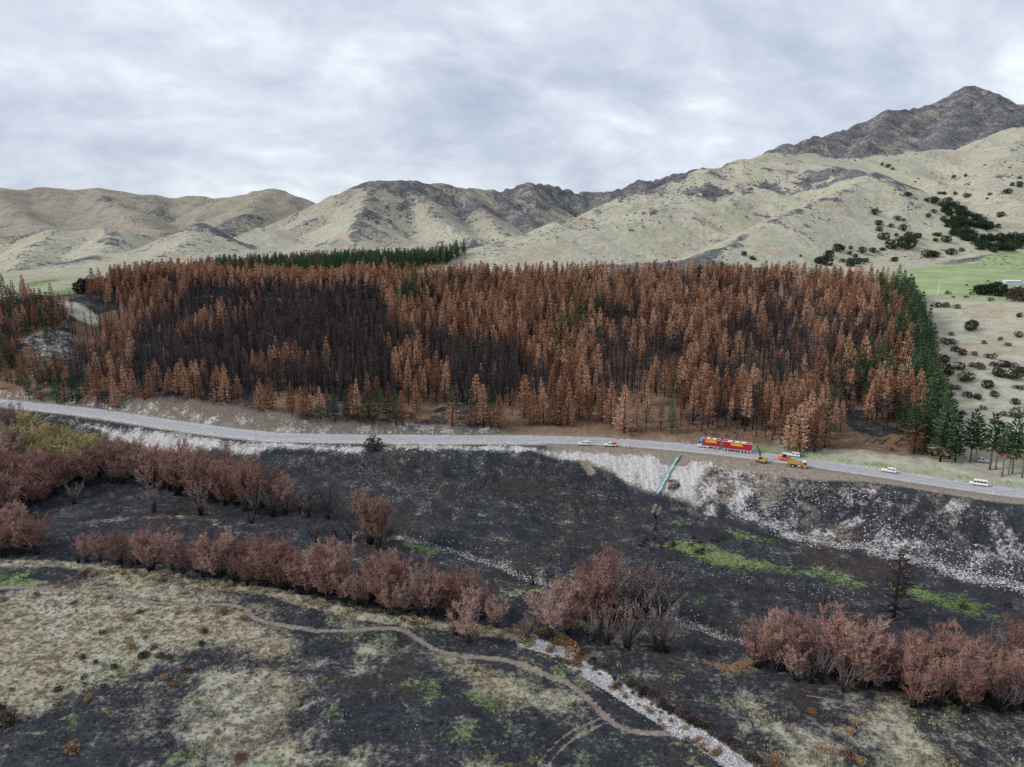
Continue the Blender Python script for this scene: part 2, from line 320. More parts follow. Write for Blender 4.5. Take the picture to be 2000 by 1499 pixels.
for pts, k in [([(1395, 905), (1560, 925), (1560, 950), (1530, 985), (1490, 1000), (1470, 970), (1420, 990), (1375, 985), (1370, 945)], 0.55), ([(1845, 970), (1890, 985), (1870, 1040), (1850, 1030)], 0.6), ([(1760, 990), (1800, 960), (1790, 1000), (1740, 1040)], 0.55)]:
    put('earth', poly_mask(XX, YY, GP(pts), 2.5) * k)
for pts in ([(1130, 905), (1150, 900), (1165, 925), (1150, 930)], [(1290, 890), (1320, 893), (1330, 900), (1310, 912), (1290, 905)], [(1325, 892), (1345, 897), (1340, 910), (1325, 905)]): put('earth', poly_mask(XX, YY, GP(pts), 1.2), ('scree',))
put('burnt', poly_mask(XX, YY, GP([(1303, 938), (1325, 937), (1330, 950), (1318, 962), (1305, 958)]), 0.8), ('scree',))
MASK['scree'] *= 1 - 0.5 * poly_mask(XX, YY, GP([(1303, 938), (1325, 937), (1330, 950), (1318, 962), (1305, 958)]), 0.8)
# flats by the river
WX = XX + 16 * (fbm(XX, YY, 22, 4, 101) - 0.5) + 5 * (fbm(XX, YY, 5, 2, 103) - 0.5); WY = YY + 16 * (fbm(XX, YY, 22, 4, 102) - 0.5) + 5 * (fbm(XX, YY, 5, 2, 104) - 0.5)
for pts in ([(1430, 995), (1470, 1012), (1560, 1050), (1640, 1066), (1695, 1068), (1728, 1046)], [(1700, 1075), (1760, 1090), (1830, 1105), (1885, 1126), (1940, 1135), (2040, 1158)], [(1885, 1126), (1905, 1100), (1925, 1072)], [(1540, 1045), (1460, 960)]):
    d = seg_dist(XX, YY, np.array(GP(pts)))[0]; put('scree', 0.42 * np.exp(-(d / 4.0) ** 2))
put('scree', np.where((S < -12) & (S > -36) & (XX > 70), 0.40 * smooth(0.45, 0.7, fbm(XX, YY, 10, 3, 67)), 0)); put('earth', np.where((S < -9) & (S > -34) & (XX > 60), 0.40 * smooth(0.45, 0.7, fbm(XX, YY, 13, 3, 68)), 0))
put('straw', np.where(S < -20, 0.27 * smooth(0.42, 0.66, fbm(XX, YY, 30, 3, 64)) * smooth(-70, -120, S), 0)); put('green', np.where(S < -25, 0.22 * smooth(-60, -110, S) * smooth(0.48, 0.7, fbm(XX, YY, 24, 3, 65)), 0))
for pts, k in [([(-80, 1160), (0, 1158), (100, 1152), (200, 1150), (250, 1128), (330, 1130), (420, 1150), (480, 1195), (520, 1228), (565, 1262), (555, 1300), (470, 1290), (380, 1270), (320, 1282), (290, 1310), (200, 1330), (120, 1362), (100, 1400), (60, 1425), (-80, 1440)], 0.80),
               ([(150, 1135), (260, 1122), (360, 1132), (300, 1150), (200, 1145)], 0.8),
               ([(380, 1345), (440, 1318), (540, 1325), (560, 1360), (570, 1410), (620, 1450), (640, 1530), (430, 1530), (400, 1440)], 0.72),
               ([(800, 1282), (900, 1296), (1010, 1312), (1080, 1335), (1125, 1365), (1165, 1402), (1080, 1400), (1000, 1372), (900, 1332), (820, 1308)], 0.80),
               ([(680, 1262), (725, 1255), (740, 1275), (700, 1290)], 0.72), ([(665, 1290), (705, 1292), (690, 1310), (668, 1305)], 0.7), ([(685, 1218), (705, 1218), (700, 1245), (690, 1245)], 0.6),
               ([(690, 1465), (740, 1450), (745, 1520), (670, 1520)], 0.75), ([(900, 1480), (1010, 1485), (1060, 1530), (900, 1530)], 0.5),
               ([(1655, 1398), (1720, 1396), (1770, 1420), (1800, 1460), (1840, 1540), (1740, 1540), (1680, 1450)], 0.82),
               ([(1400, 1345), (1460, 1360), (1540, 1385), (1640, 1440), (1700, 1530), (1590, 1530), (1520, 1440), (1430, 1380)], 0.62),
               ([(1440, 1480), (1560, 1440), (1640, 1490), (1640, 1540), (1500, 1540)], 0.55),
               ([(500, 1210), (560, 1230), (570, 1265), (530, 1260)], 0.75)]:
    put('straw', (poly_mask(WX, WY, GP(pts), 6.5) + 0.25 * poly_mask(WX, WY, GP(pts), 14)) * k * 1.05)
d = seg_dist(XX, YY, STRAWLINE)[0]; put('straw', 0.95 * (1 - smooth(1.2, 3.2, d)))
for pts, k in [([(1295, 1062), (1340, 1058), (1420, 1068), (1500, 1095), (1520, 1112), (1440, 1110), (1340, 1085)], 0.85), ([(1500, 1100), (1560, 1105), (1640, 1120), (1700, 1132), (1690, 1146), (1600, 1136), (1520, 1120)], 0.58),
               ([(1700, 1150), (1780, 1140), (1860, 1155), (1920, 1185), (1945, 1205), (1900, 1198), (1800, 1178)], 0.82), ([(785, 1056), (830, 1062), (875, 1078), (850, 1086), (800, 1072)], 0.8),
               ([(785, 1338), (830, 1335), (862, 1350), (845, 1362), (800, 1350)], 0.8), ([(915, 1358), (960, 1350), (985, 1370), (960, 1388), (925, 1380)], 0.8), ([(650, 1378), (672, 1372), (682, 1395), (660, 1398)], 0.75),
               ([(-20, 1112), (60, 1122), (70, 1142), (40, 1150), (-20, 1150)], 0.75), ([(-20, 1170), (40, 1175), (20, 1200), (-20, 1215)], 0.6), ([(100, 1410), (160, 1390), (150, 1420), (80, 1440)], 0.65), ([(335, 1468), (400, 1460), (420, 1495), (340, 1495)], 0.7),
               ([(1170, 1375), (1215, 1368), (1220, 1380), (1190, 1385)], 0.7), ([(1355, 1355), (1395, 1352), (1395, 1370), (1360, 1368)], 0.65), ([(1380, 1470), (1400, 1455), (1395, 1490)], 0.6), ([(1420, 1035), (1500, 1045), (1520, 1058), (1440, 1056)], 0.65), ([(1310, 1018), (1360, 1018), (1350, 1032), (1315, 1032)], 0.6), ([(1300, 1440), (1370, 1450), (1420, 1500), (1340, 1480)], 0.55), ([(850, 1400), (960, 1420), (940, 1470), (870, 1460)], 0.5), ([(1080, 1300), (1130, 1312), (1120, 1325), (1085, 1318)], 0.6)]:
    put('green', poly_mask(XX + 0.35 * (WX - XX), YY + 0.35 * (WY - YY), GP(pts), 4.2) * k * 0.9)
put('straw', poly_mask(XX, YY, GP([(1340, 1072), (1440, 1082), (1510, 1108), (1470, 1112), (1380, 1092)]), 1.5) * 0.7)
d = seg_dist(XX, YY, STREAM_A)[0]; put('gravel', 0.30 * (1 - smooth(2.0, 4.6, d))); MASK['green'] *= smooth(2, 5, d)
d = seg_dist(XX, YY, STREAM_B)[0]; put('gravel', 1.0 - smooth(1.9, 3.4, d), ('burnt', 'straw'))
d = seg_dist(XX, YY, TRACK)[0]; m = 1 - smooth(0.45, 1.6, d); put('earth', m * 0.82); MASK['straw'] *= 1 - m
d = seg_dist(XX, YY, TRACK2)[0]; m = np.exp(-((d - 0.9) / 0.45) ** 2); put('earth', m * 0.75)
d = seg_dist(XX, YY, TRACK3)[0]; m = np.exp(-((d - 0.8) / 0.5) ** 2); put('straw', m * 0.5)
for pts in ([(1340, 1282), (1400, 1292), (1470, 1310), (1440, 1316), (1380, 1302)], [(1420, 1298), (1460, 1285), (1480, 1295), (1440, 1312)], [(1690, 1345), (1760, 1350), (1860, 1358), (1850, 1368), (1740, 1360)], [(1370, 1218), (1390, 1222), (1420, 1240), (1400, 1240)]): put('litter', poly_mask(XX, YY, GP(pts), 1.5) * 0.8)
# terrace and hills
ter = smooth(-6, 4, BEY) * north
put('straw', ter, ('burnt', 'litter'))
put('green', ter * 0.42 * (1 - smooth(160, 260, BEY)))
put('burnt', poly_mask(XX, YY, [atZ(*p, 42) for p in [(20, 578), (110, 577), (230, 563), (600, 560), (740, 566), (735, 574), (400, 577), (190, 610), (150, 596)]], 8), ('straw', 'green'))
FIELD = [G0(*p) for p in [(1690, 545), (1760, 530), (1850, 517), (1920, 503), (2000, 487), (2150, 470), (2150, 590), (2000, 584), (1790, 580), (1700, 576)]]
put('green', poly_mask(XX, YY, FIELD, 6) * 1.0); MASK['pale'] = poly_mask(XX, YY, FIELD, 6)
m = poly_mask(XX, YY, GP([(45, 655), (130, 640), (150, 690), (135, 730), (60, 735)]), 5); put('scree', m * .40, ('litter',)); put('earth', m * .4); m = poly_mask(XX, YY, GP([(108, 582), (150, 592), (195, 618), (190, 640), (150, 625), (118, 602)]), 3); put('straw', m, ('litter', 'burnt'))
for pts in ([(60, 576), (130, 562), (190, 556), (215, 562), (180, 570), (90, 580)], [(40, 556), (110, 542), (120, 548), (60, 562)]): put('green', poly_mask(XX, YY, GP(pts), 6) * 1.0)
far = smooth(60, 160, BEY) * north
rockm = np.zeros(XX.shape); rx = np.where(BEY > 60)
bx, byy = XX[rx], YY[rx]; bestz = np.full(bx.shape, -1e9); rv = np.zeros(bx.shape)
for r in RIDGES:
    d, tt, zc, sd = seg_dist(bx, byy, r['q']); z = zc - r['k'] * d; m = z > bestz
    bestz = np.where(m, z, bestz); rv = np.where(m, r.get('rock', 0.0) * 0.75 + 0.28 * np.exp(-(d / 40.0)), rv)
rockm[rx] = rv
rockm = rockm + 0.55 * smooth(0.60, 0.72, fbm(XX, YY, 190, 3, 71)) * far
for (px, py, rx_, ry_, k) in [(735, 418, 62, 26, .75), (790, 400, 30, 30, .7), (735, 376, 26, 12, .8), (480, 428, 45, 28, .85), (20, 465, 45, 20, .9), (200, 480, 45, 26, .7), (130, 510, 30, 14, .6), (400, 470, 40, 18, .5), (50, 525, 40, 14, .6), (1050, 410, 40, 50, .9), (1000, 390, 30, 25, .7), (1650, 278, 50, 28, .6), (1630, 265, 40, 20, .95), (1590, 285, 30, 20, .8), (1765, 275, 26, 24, .8), (1880, 200, 45, 40, .7), (1740, 235, 40, 24, .7), (1480, 312, 60, 18, .5), (1500, 345, 60, 25, .45), (1610, 360, 30, 12, .5), (1440, 395, 40, 10, .45), (1220, 438, 60, 8, .45), (1380, 500, 25, 14, .45), (1820, 305, 25, 6, .6), (1900, 345, 25, 10, .5), (1730, 360, 25, 14, .4), (1790, 415, 20, 25, .4)]:
    c0 = G(px, py); ex = abs(c0.y) * rx_ / FPX; ey = ex * 1.6 * (ry_ / rx_) + 20
    rockm = np.maximum(rockm, 0.62 * k * np.exp(-((XX - c0.x) / ex) ** 2 - ((YY - c0.y) / (ey * 1.5)) ** 2))
LAP = np.zeros(XX.shape); _dy, _dx = np.gradient(ZZ, GY, GX); LAP = np.gradient(_dx, GX, axis=1) + np.gradient(_dy, GY, axis=0)
for _ in range(3): LAP[1:-1, 1:-1] = (LAP[1:-1, 1:-1] * 2 + LAP[:-2, 1:-1] + LAP[2:, 1:-1] + LAP[1:-1, :-2] + LAP[1:-1, 2:]) / 6
rockm = rockm + 0.30 * smooth(0.006, 0.03, LAP) + 0.26 * smooth(-0.008, -0.03, LAP)     # scrub in the gullies, stone on the ribs
put('rock', np.clip(rockm, 0, 1) * far)
MASK['tan'] = far * smooth(1200, 1550, YY - 1.1 * np.maximum(XX - 60, 0) * smooth(1900, 1650, YY) + 200 * (fbm(XX, YY, 300, 3, 75) - 0.5))  # browner, darker grass on the far hills stands in for cloud shadow
# ------------------------------------------------------------------ materials
class NT:
    def __init__(s, name):
        s.m = bpy.data.materials.new(name); s.m.use_nodes = True; s.t = s.m.node_tree; s.t.nodes.clear()
        s.out = s.t.nodes.new('ShaderNodeOutputMaterial'); s.b = s.t.nodes.new('ShaderNodeBsdfPrincipled')
        s.t.links.new(s.b.outputs[0], s.out.inputs[0]); s._pos = None
    def n(s, t, **k):
        n = s.t.nodes.new(t)
        for a, v in k.items(): setattr(n, a, v)
        return n
    def set(s, sock, v):
        if isinstance(v, (int, float, tuple)): sock.default_value = v
        else: s.t.links.new(v, sock)
    def math(s, op, *a, clamp=False):
        n = s.n('ShaderNodeMath', operation=op); n.use_clamp = clamp
        for i, v in enumerate(a): s.set(n.inputs[i], v)
        return n.outputs[0]
    def mix(s, f, a, b, mode='MIX'):
        n = s.n('ShaderNodeMix', data_type='RGBA', blend_type=mode)
        s.set(n.inputs[0], f); s.set(n.inputs[6], a if not isinstance(a, tuple) else (*a, 1)[:4]); s.set(n.inputs[7], b if not isinstance(b, tuple) else (*b, 1)[:4])
        return n.outputs[2]
    def pos(s):
        if s._pos is None: s._pos = s.n('ShaderNodeNewGeometry').outputs['Position']
        return s._pos
    def obj(s): return s.n('ShaderNodeTexCoord').outputs['Object']
    def noise(s, scale, detail=4, rough=0.55, vec=None, dist=0.0, out=0):
        n = s.n('ShaderNodeTexNoise'); s.t.links.new(vec if vec is not None else s.pos(), n.inputs['Vector'])
        n.inputs['Scale'].default_value = scale; n.inputs['Detail'].default_value = detail; n.inputs['Roughness'].default_value = rough; n.inputs['Distortion'].default_value = dist
        return n.outputs[out]
    def voro(s, scale, vec=None, out='Distance', rnd=1.0):
        n = s.n('ShaderNodeTexVoronoi'); s.t.links.new(vec if vec is not None else s.pos(), n.inputs['Vector']); n.inputs['Scale'].default_value = scale; n.inputs['Randomness'].default_value = rnd
        return n.outputs[out]
    def attr(s, name): return s.n('ShaderNodeAttribute', attribute_name=name).outputs['Fac']
    def ramp(s, f, *stops):
        n = s.n('ShaderNodeValToRGB'); s.t.links.new(f, n.inputs[0]); e = n.color_ramp.elements
        e[0].position, e[0].color = stops[0][0], (*stops[0][1], 1); e[1].position, e[1].color = stops[-1][0], (*stops[-1][1], 1)
        for p, c in stops[1:-1]: k = e.new(p); k.color = (*c, 1)
        return n.outputs[0]
    def step(s, f, a, b):
        n = s.n('ShaderNodeMapRange', interpolation_type='SMOOTHSTEP'); s.set(n.inputs[0], f); n.inputs[1].default_value = a; n.inputs[2].default_value = b
        return n.outputs[0]
    def bump(s, h, strength, dist):
        n = s.n('ShaderNodeBump'); n.inputs['Strength'].default_value = strength; n.inputs['Distance'].default_value = dist; s.t.links.new(h, n.inputs['Height']); s.t.links.new(n.outputs[0], s.b.inputs['Normal'])
    def end(s, col, rough=0.9, spec=0.2, metal=0.0):
        s.set(s.b.inputs['Base Color'], (*col, 1) if isinstance(col, tuple) else col); s.set(s.b.inputs['Roughness'], rough); s.b.inputs['Specular IOR Level'].default_value = spec; s.b.inputs['Metallic'].default_value = metal
        return s.m
def plain(name, col, rough=0.5, spec=0.4, metal=0.0, var=0.12, scale=1.5):
    """paint or metal with a little dirt"""
    t = NT(name); n = t.noise(scale, 5, 0.6, t.obj())
    f = t.math('MULTIPLY_ADD', n, var * 2, 1 - var)
    c = t.mix(1.0, tuple(col), t.n('ShaderNodeCombineColor').outputs[0], 'MULTIPLY')
    cc = c.node.inputs[7].links[0].from_node
    for i in range(3): t.t.links.new(f, cc.inputs[i])
    return t.end(c, t.math('MULTIPLY_ADD', n, 0.2, rough - 0.1), spec, metal)
def ground_material():
    t = NT('ground_cover'); P = t.pos()
    n_big = t.noise(0.035, 5, 0.55); n_mid = t.noise(0.16, 6, 0.62, dist=0.4); n_sm = t.noise(0.9, 6, 0.65); n_fin = t.noise(4.5, 4, 0.65); n_far = t.noise(0.009, 6, 0.6)
    mixn = t.math('ADD', t.math('ADD', t.math('MULTIPLY', n_mid, 0.42), t.math('MULTIPLY', n_sm, 0.34)), t.math('MULTIPLY', n_fin, 0.24))
    def fac(name, k=4.6, sharp=0.26, off=0.0):
        f = t.math('ADD', t.attr(name), t.math('MULTIPLY', t.math('SUBTRACT', mixn, 0.5), k))
        return t.step(f, 0.5 - sharp + off, 0.5 + sharp + off)
    grain = t.math('ADD', t.math('MULTIPLY', n_sm, 0.5), t.math('MULTIPLY', n_fin, 0.5))
    # bare pale soil below everything
    col = t.ramp(grain, (0.3, (0.15, 0.125, 0.10)), (0.7, (0.30, 0.27, 0.22)))
    # dry grass, paler and greener by turns
    g1 = t.ramp(t.math('ADD', t.math('MULTIPLY', n_mid, 0.6), t.math('MULTIPLY', n_fin, 0.4)), (0.30, (0.23, 0.222, 0.172)), (0.50, (0.40, 0.385, 0.305)), (0.68, (0.55, 0.525, 0.425)))
    g2 = t.ramp(n_sm, (0.3, (0.25, 0.27, 0.165)), (0.7, (0.48, 0.48, 0.32)))
    g3 = t.ramp(n_sm, (0.3, (0.27, 0.20, 0.12)), (0.7, (0.47, 0.37, 0.24)))
    gf = t.math('ADD', t.math('MULTIPLY', n_big, 0.55), t.math('MULTIPLY', n_far, 0.45))
    grass = t.mix(t.step(gf, 0.50, 0.64), g1, g2); grass = t.mix(t.math('MULTIPLY', t.step(gf, 0.50, 0.38), 0.55), grass, g3)
    tan_shade_c = t.ramp(t.math('ADD', t.math('MULTIPLY', n_mid, 0.5), t.math('MULTIPLY', n_big, 0.5)), (0.34, (0.165, 0.142, 0.115)), (0.52, (0.27, 0.237, 0.192)), (0.68, (0.38, 0.338, 0.275)))  # tan grass darkened, cloud shadow put into its colour
    grass = t.mix(t.math('MULTIPLY', t.attr('tan'), 0.8), grass, tan_shade_c)
    col = t.mix(fac('straw', 4.6, 0.4), col, grass)
    black = t.ramp(t.math('ADD', t.math('MULTIPLY', n_mid, 0.35), t.math('MULTIPLY', grain, 0.65)), (0.36, (0.014, 0.0148, 0.019)), (0.50, (0.036, 0.038, 0.047)), (0.64, (0.110, 0.111, 0.122)))
    br = t.ramp(grain, (0.35, (0.030, 0.024, 0.021)), (0.65, (0.085, 0.066, 0.055)))
    black = t.mix(t.math('MULTIPLY', t.step(n_big, 0.50, 0.66), 0.7), black, br)
    fb = fac('burnt', 1.6); pt = t.step(t.noise(0.34, 9, 0.70), 0.38, 0.54); fs = t.math('MULTIPLY', fac('straw', 4.4, 0.42, 0.06), t.math('MULTIPLY_ADD', pt, 0.78, 0.22))
    col = t.mix(fb, col, black); col = t.mix(t.math('MULTIPLY', fs, fb), col, grass)
    lit = t.ramp(grain, (0.34, (0.075, 0.045, 0.028)), (0.52, (0.20, 0.125, 0.08)), (0.68, (0.34, 0.22, 0.145)))
    col = t.mix(fac('litter', 4.6, 0.26, 0.04), col, lit)
    rk = t.ramp(t.math('ADD', t.math('MULTIPLY', t.noise(0.03, 6, 0.7), 0.6), t.math('MULTIPLY', t.noise(0.13, 4, 0.65), 0.4)), (0.38, (0.060, 0.064, 0.074)), (0.50, (0.125, 0.126, 0.136)), (0.64, (0.29, 0.275, 0.26)))
    rkn = t.math('ADD', t.attr('rock'), t.math('MULTIPLY', t.math('SUBTRACT', t.math('ADD', t.math('MULTIPLY', t.noise(0.022, 6, 0.68), 0.6), t.math('MULTIPLY', t.noise(0.11, 5, 0.7), 0.4)), 0.5), 3.4))
    col = t.mix(t.step(rkn, 0.42, 0.70), col, rk)
    grn = t.ramp(t.math('ADD', t.math('MULTIPLY', grain, 0.6), t.math('MULTIPLY', n_big, 0.4)), (0.36, (0.09, 0.135, 0.045)), (0.52, (0.18, 0.245, 0.105)), (0.66, (0.35, 0.41, 0.215)))
    grn = t.mix(t.math('MULTIPLY', t.attr('pale'), 0.75), grn, t.ramp(t.math('ADD', t.math('MULTIPLY', grain, 0.4), t.math('MULTIPLY', n_big, 0.6)), (0.36, (0.24, 0.32, 0.15)), (0.66, (0.44, 0.50, 0.28))))
    col = t.mix(fac('green', 5.0, 0.26, 0.05), col, grn)
    ear = t.ramp(grain, (0.34, (0.13, 0.105, 0.082)), (0.52, (0.25, 0.212, 0.172)), (0.66, (0.38, 0.33, 0.28)))
    col = t.mix(fac('earth', 2.4, 0.22), col, ear)
    mp = t.n('ShaderNodeMapping'); t.t.links.new(P, mp.inputs[0]); mp.inputs['Scale'].default_value = (1.0, 0.12, 0.12); mp.inputs['Rotation'].default_value = (0, 0, R(20))
    streak = t.noise(0.9, 5, 0.6, mp.outputs[0])
    scr = t.ramp(t.math('ADD', t.math('MULTIPLY', streak, 0.35), t.math('MULTIPLY', grain, 0.65)), (0.34, (0.22, 0.205, 0.19)), (0.50, (0.46, 0.445, 0.435)), (0.64, (0.72, 0.71, 0.70)))
    col = t.mix(fac('scree', 3.4, 0.22), col, scr)
    vc = t.voro(2.6, out='Color'); sx = t.n('ShaderNodeSeparateColor'); t.t.links.new(vc, sx.inputs[0])
    peb = t.ramp(sx.outputs[0], (0.0, (0.20, 0.20, 0.205)), (0.5, (0.42, 0.42, 0.425)), (1.0, (0.66, 0.66, 0.66)))
    col = t.mix(fac('gravel', 2.4, 0.18), col, peb)
    # far scrub, too small to tell apart
    vd = t.voro(0.16); vm = t.math('ADD', t.math('MULTIPLY', t.attr('rock'), 1.15), t.math('MULTIPLY', t.math('SUBTRACT', t.noise(0.013, 4, 0.6), 0.5), 1.6))
    sc_ = t.math('MULTIPLY', t.step(vd, 0.34, 0.22), t.math('MULTIPLY', t.step(vm, 0.24, 0.46), t.attr('hill')))
    col = t.mix(sc_, col, (0.045, 0.045, 0.042))
    dist = t.math('ADD', t.math('MULTIPLY', n_sm, 0.6), t.math('MULTIPLY', n_fin, 0.4))
    t.bump(t.math('ADD', t.math('ADD', dist, t.math('MULTIPLY', t.noise(0.12, 6, 0.65), 1.5)), t.math('MULTIPLY', t.math('MULTIPLY', t.noise(0.02, 7, 0.65), 14.0), t.attr('hill'))), 0.7, 0.7)
    return t.end(col, 0.95, 0.12)
def terrain_object():
    me = bpy.data.meshes.new('terrain'); n = NX * NY
    co = np.stack([XX.ravel(), YY.ravel(), ZZ.ravel()], 1).astype(np.float32)
    j, i = np.meshgrid(np.arange(NY - 1), np.arange(NX - 1), indexing='ij'); a = (j * NX + i).ravel()
    q = np.stack([a, a + 1, a + NX + 1, a + NX], 1).astype(np.int32); nq = len(q)
    me.vertices.add(n); me.vertices.foreach_set('co', co.ravel())
    me.loops.add(nq * 4); me.loops.foreach_set('vertex_index', q.ravel())
    me.polygons.add(nq); me.polygons.foreach_set('loop_start', np.arange(0, nq * 4, 4, dtype=np.int32)); me.polygons.foreach_set('use_smooth', np.ones(nq, bool))
    MASK['hill'] = far
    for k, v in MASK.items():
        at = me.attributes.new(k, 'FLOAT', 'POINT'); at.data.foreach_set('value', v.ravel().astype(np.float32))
    me.update(); me.materials.append(ground_material())
    o = bpy.data.objects.new('terrain', me); COL.objects.link(o)
    return tag(o, 'river flats, burnt slope, terrace and tussock hills', 'ground', kind='structure')
terrain_object()
# ------------------------------------------------------------------ mesh builder
class MB:
    def __init__(s): s.v = []; s.f = []; s.mi = []
    def add(s, v, f, mi=0):
        b = len(s.v); s.v += [tuple(p) for p in v]; s.f += [tuple(b + i for i in q) for q in f]; s.mi += [mi] * len(f)
    def box(s, c, d, mi=0, rot=None, taper=(1, 1)):
        x, y, z = d[0] / 2, d[1] / 2, d[2] / 2
        P = [Vector((sx * x * (taper[0] if sz > 0 else 1), sy * y * (taper[1] if sz > 0 else 1), sz * z)) for sz in (-1, 1) for sx, sy in ((-1, -1), (1, -1), (1, 1), (-1, 1))]
        if rot is not None: P = [rot @ p for p in P]
        s.add([p + Vector(c) for p in P], [(3, 2, 1, 0), (4, 5, 6, 7), (0, 1, 5, 4), (1, 2, 6, 5), (2, 3, 7, 6), (3, 0, 4, 7)], mi)
    def tube(s, a, b, r0, r1, n=6, mi=0, cap=True):
        a, b = Vector(a), Vector(b); d = (b - a); q = d.to_track_quat('Z', 'Y')
        P = [a + q @ Vector((r0 * math.cos(2 * math.pi * i / n), r0 * math.sin(2 * math.pi * i / n), 0)) for i in range(n)] + [b + q @ Vector((r1 * math.cos(2 * math.pi * i / n), r1 * math.sin(2 * math.pi * i / n), 0)) for i in range(n)]
        F = [(i, (i + 1) % n, n + (i + 1) % n, n + i) for i in range(n)]
        if cap: F += [tuple(range(n - 1, -1, -1)), tuple(range(n, 2 * n))]
        s.add(P, F, mi)
    def path(s, pts, rad, n=5, mi=0):
        for i in range(len(pts) - 1): pass
        pts = [Vector(p) for p in pts]; m = len(pts); V = []; F = []
        for i, p in enumerate(pts):
            d = (pts[min(i + 1, m - 1)] - pts[max(i - 1, 0)]); q = d.to_track_quat('Z', 'Y'); r = rad[i]
            V += [p + q @ Vector((r * math.cos(2 * math.pi * k / n), r * math.sin(2 * math.pi * k / n), 0)) for k in range(n)]
        for i in range(m - 1): F += [(i * n + k, i * n + (k + 1) % n, (i + 1) * n + (k + 1) % n, (i + 1) * n + k) for k in range(n)]
        F += [tuple(range(n - 1, -1, -1)), tuple(range((m - 1) * n, m * n))]
        s.add(V, F, mi)
    def extr(s, prof, hw, mi=0):
        """side outline (x, z) pulled across the width; hw(z) gives the half width"""
        n = len(prof); V = [(x, -hw(z), z) for x, z in prof] + [(x, hw(z), z) for x, z in prof]
        F = [tuple(range(n)), tuple(range(2 * n - 1, n - 1, -1))] + [(i, n + i, n + (i + 1) % n, (i + 1) % n) for i in range(n)]
        s.add(V, F, mi)
    def mesh(s, name, mats, smooth=False):
        me = bpy.data.meshes.new(name); me.from_pydata(s.v, [], s.f)
        for m in (mats if isinstance(mats, (list, tuple)) else [mats]): me.materials.append(m)
        if any(s.mi): me.polygons.foreach_set('material_index', s.mi)
        if smooth: me.polygons.foreach_set('use_smooth', [True] * len(s.f))
        bm = bmesh.new(); bm.from_mesh(me); bmesh.ops.recalc_face_normals(bm, faces=bm.faces[:]); bm.to_mesh(me); bm.free()
        me.update(); return me
    def build(s, name, mats, parent=None, smooth=False):
        o = bpy.data.objects.new(name, s.mesh(name, mats, smooth)); COL.objects.link(o); o.parent = parent; return o
def tri_mesh(name, V, F, mat, mi=None):
    V = np.asarray(V, np.float32); F = np.asarray(F, np.int32); me = bpy.data.meshes.new(name)
    k = F.shape[1]; me.vertices.add(len(V)); me.vertices.foreach_set('co', V.ravel()); me.loops.add(F.size); me.loops.foreach_set('vertex_index', F.ravel())
    me.polygons.add(len(F)); me.polygons.foreach_set('loop_start', np.arange(0, F.size, k, dtype=np.int32))
    for m in (mat if isinstance(mat, (list, tuple)) else [mat]): me.materials.append(m)
    if mi is not None: me.polygons.foreach_set('material_index', np.asarray(mi, np.int32))
    me.update(); me.validate(); return me
def empty(name, loc, rz=0.0, scale=1.0):
    o = bpy.data.objects.new(name, None); COL.objects.link(o); o.location = loc; o.rotation_euler = (0, 0, rz); o.scale = (scale,) * 3 if isinstance(scale, (int, float)) else scale
    o.empty_display_size = 0.5; return o
def copy_tree(o, parent=None):
    c = o.copy(); COL.objects.link(c); c.parent = parent
    for ch in o.children: copy_tree(ch, c)
    return c
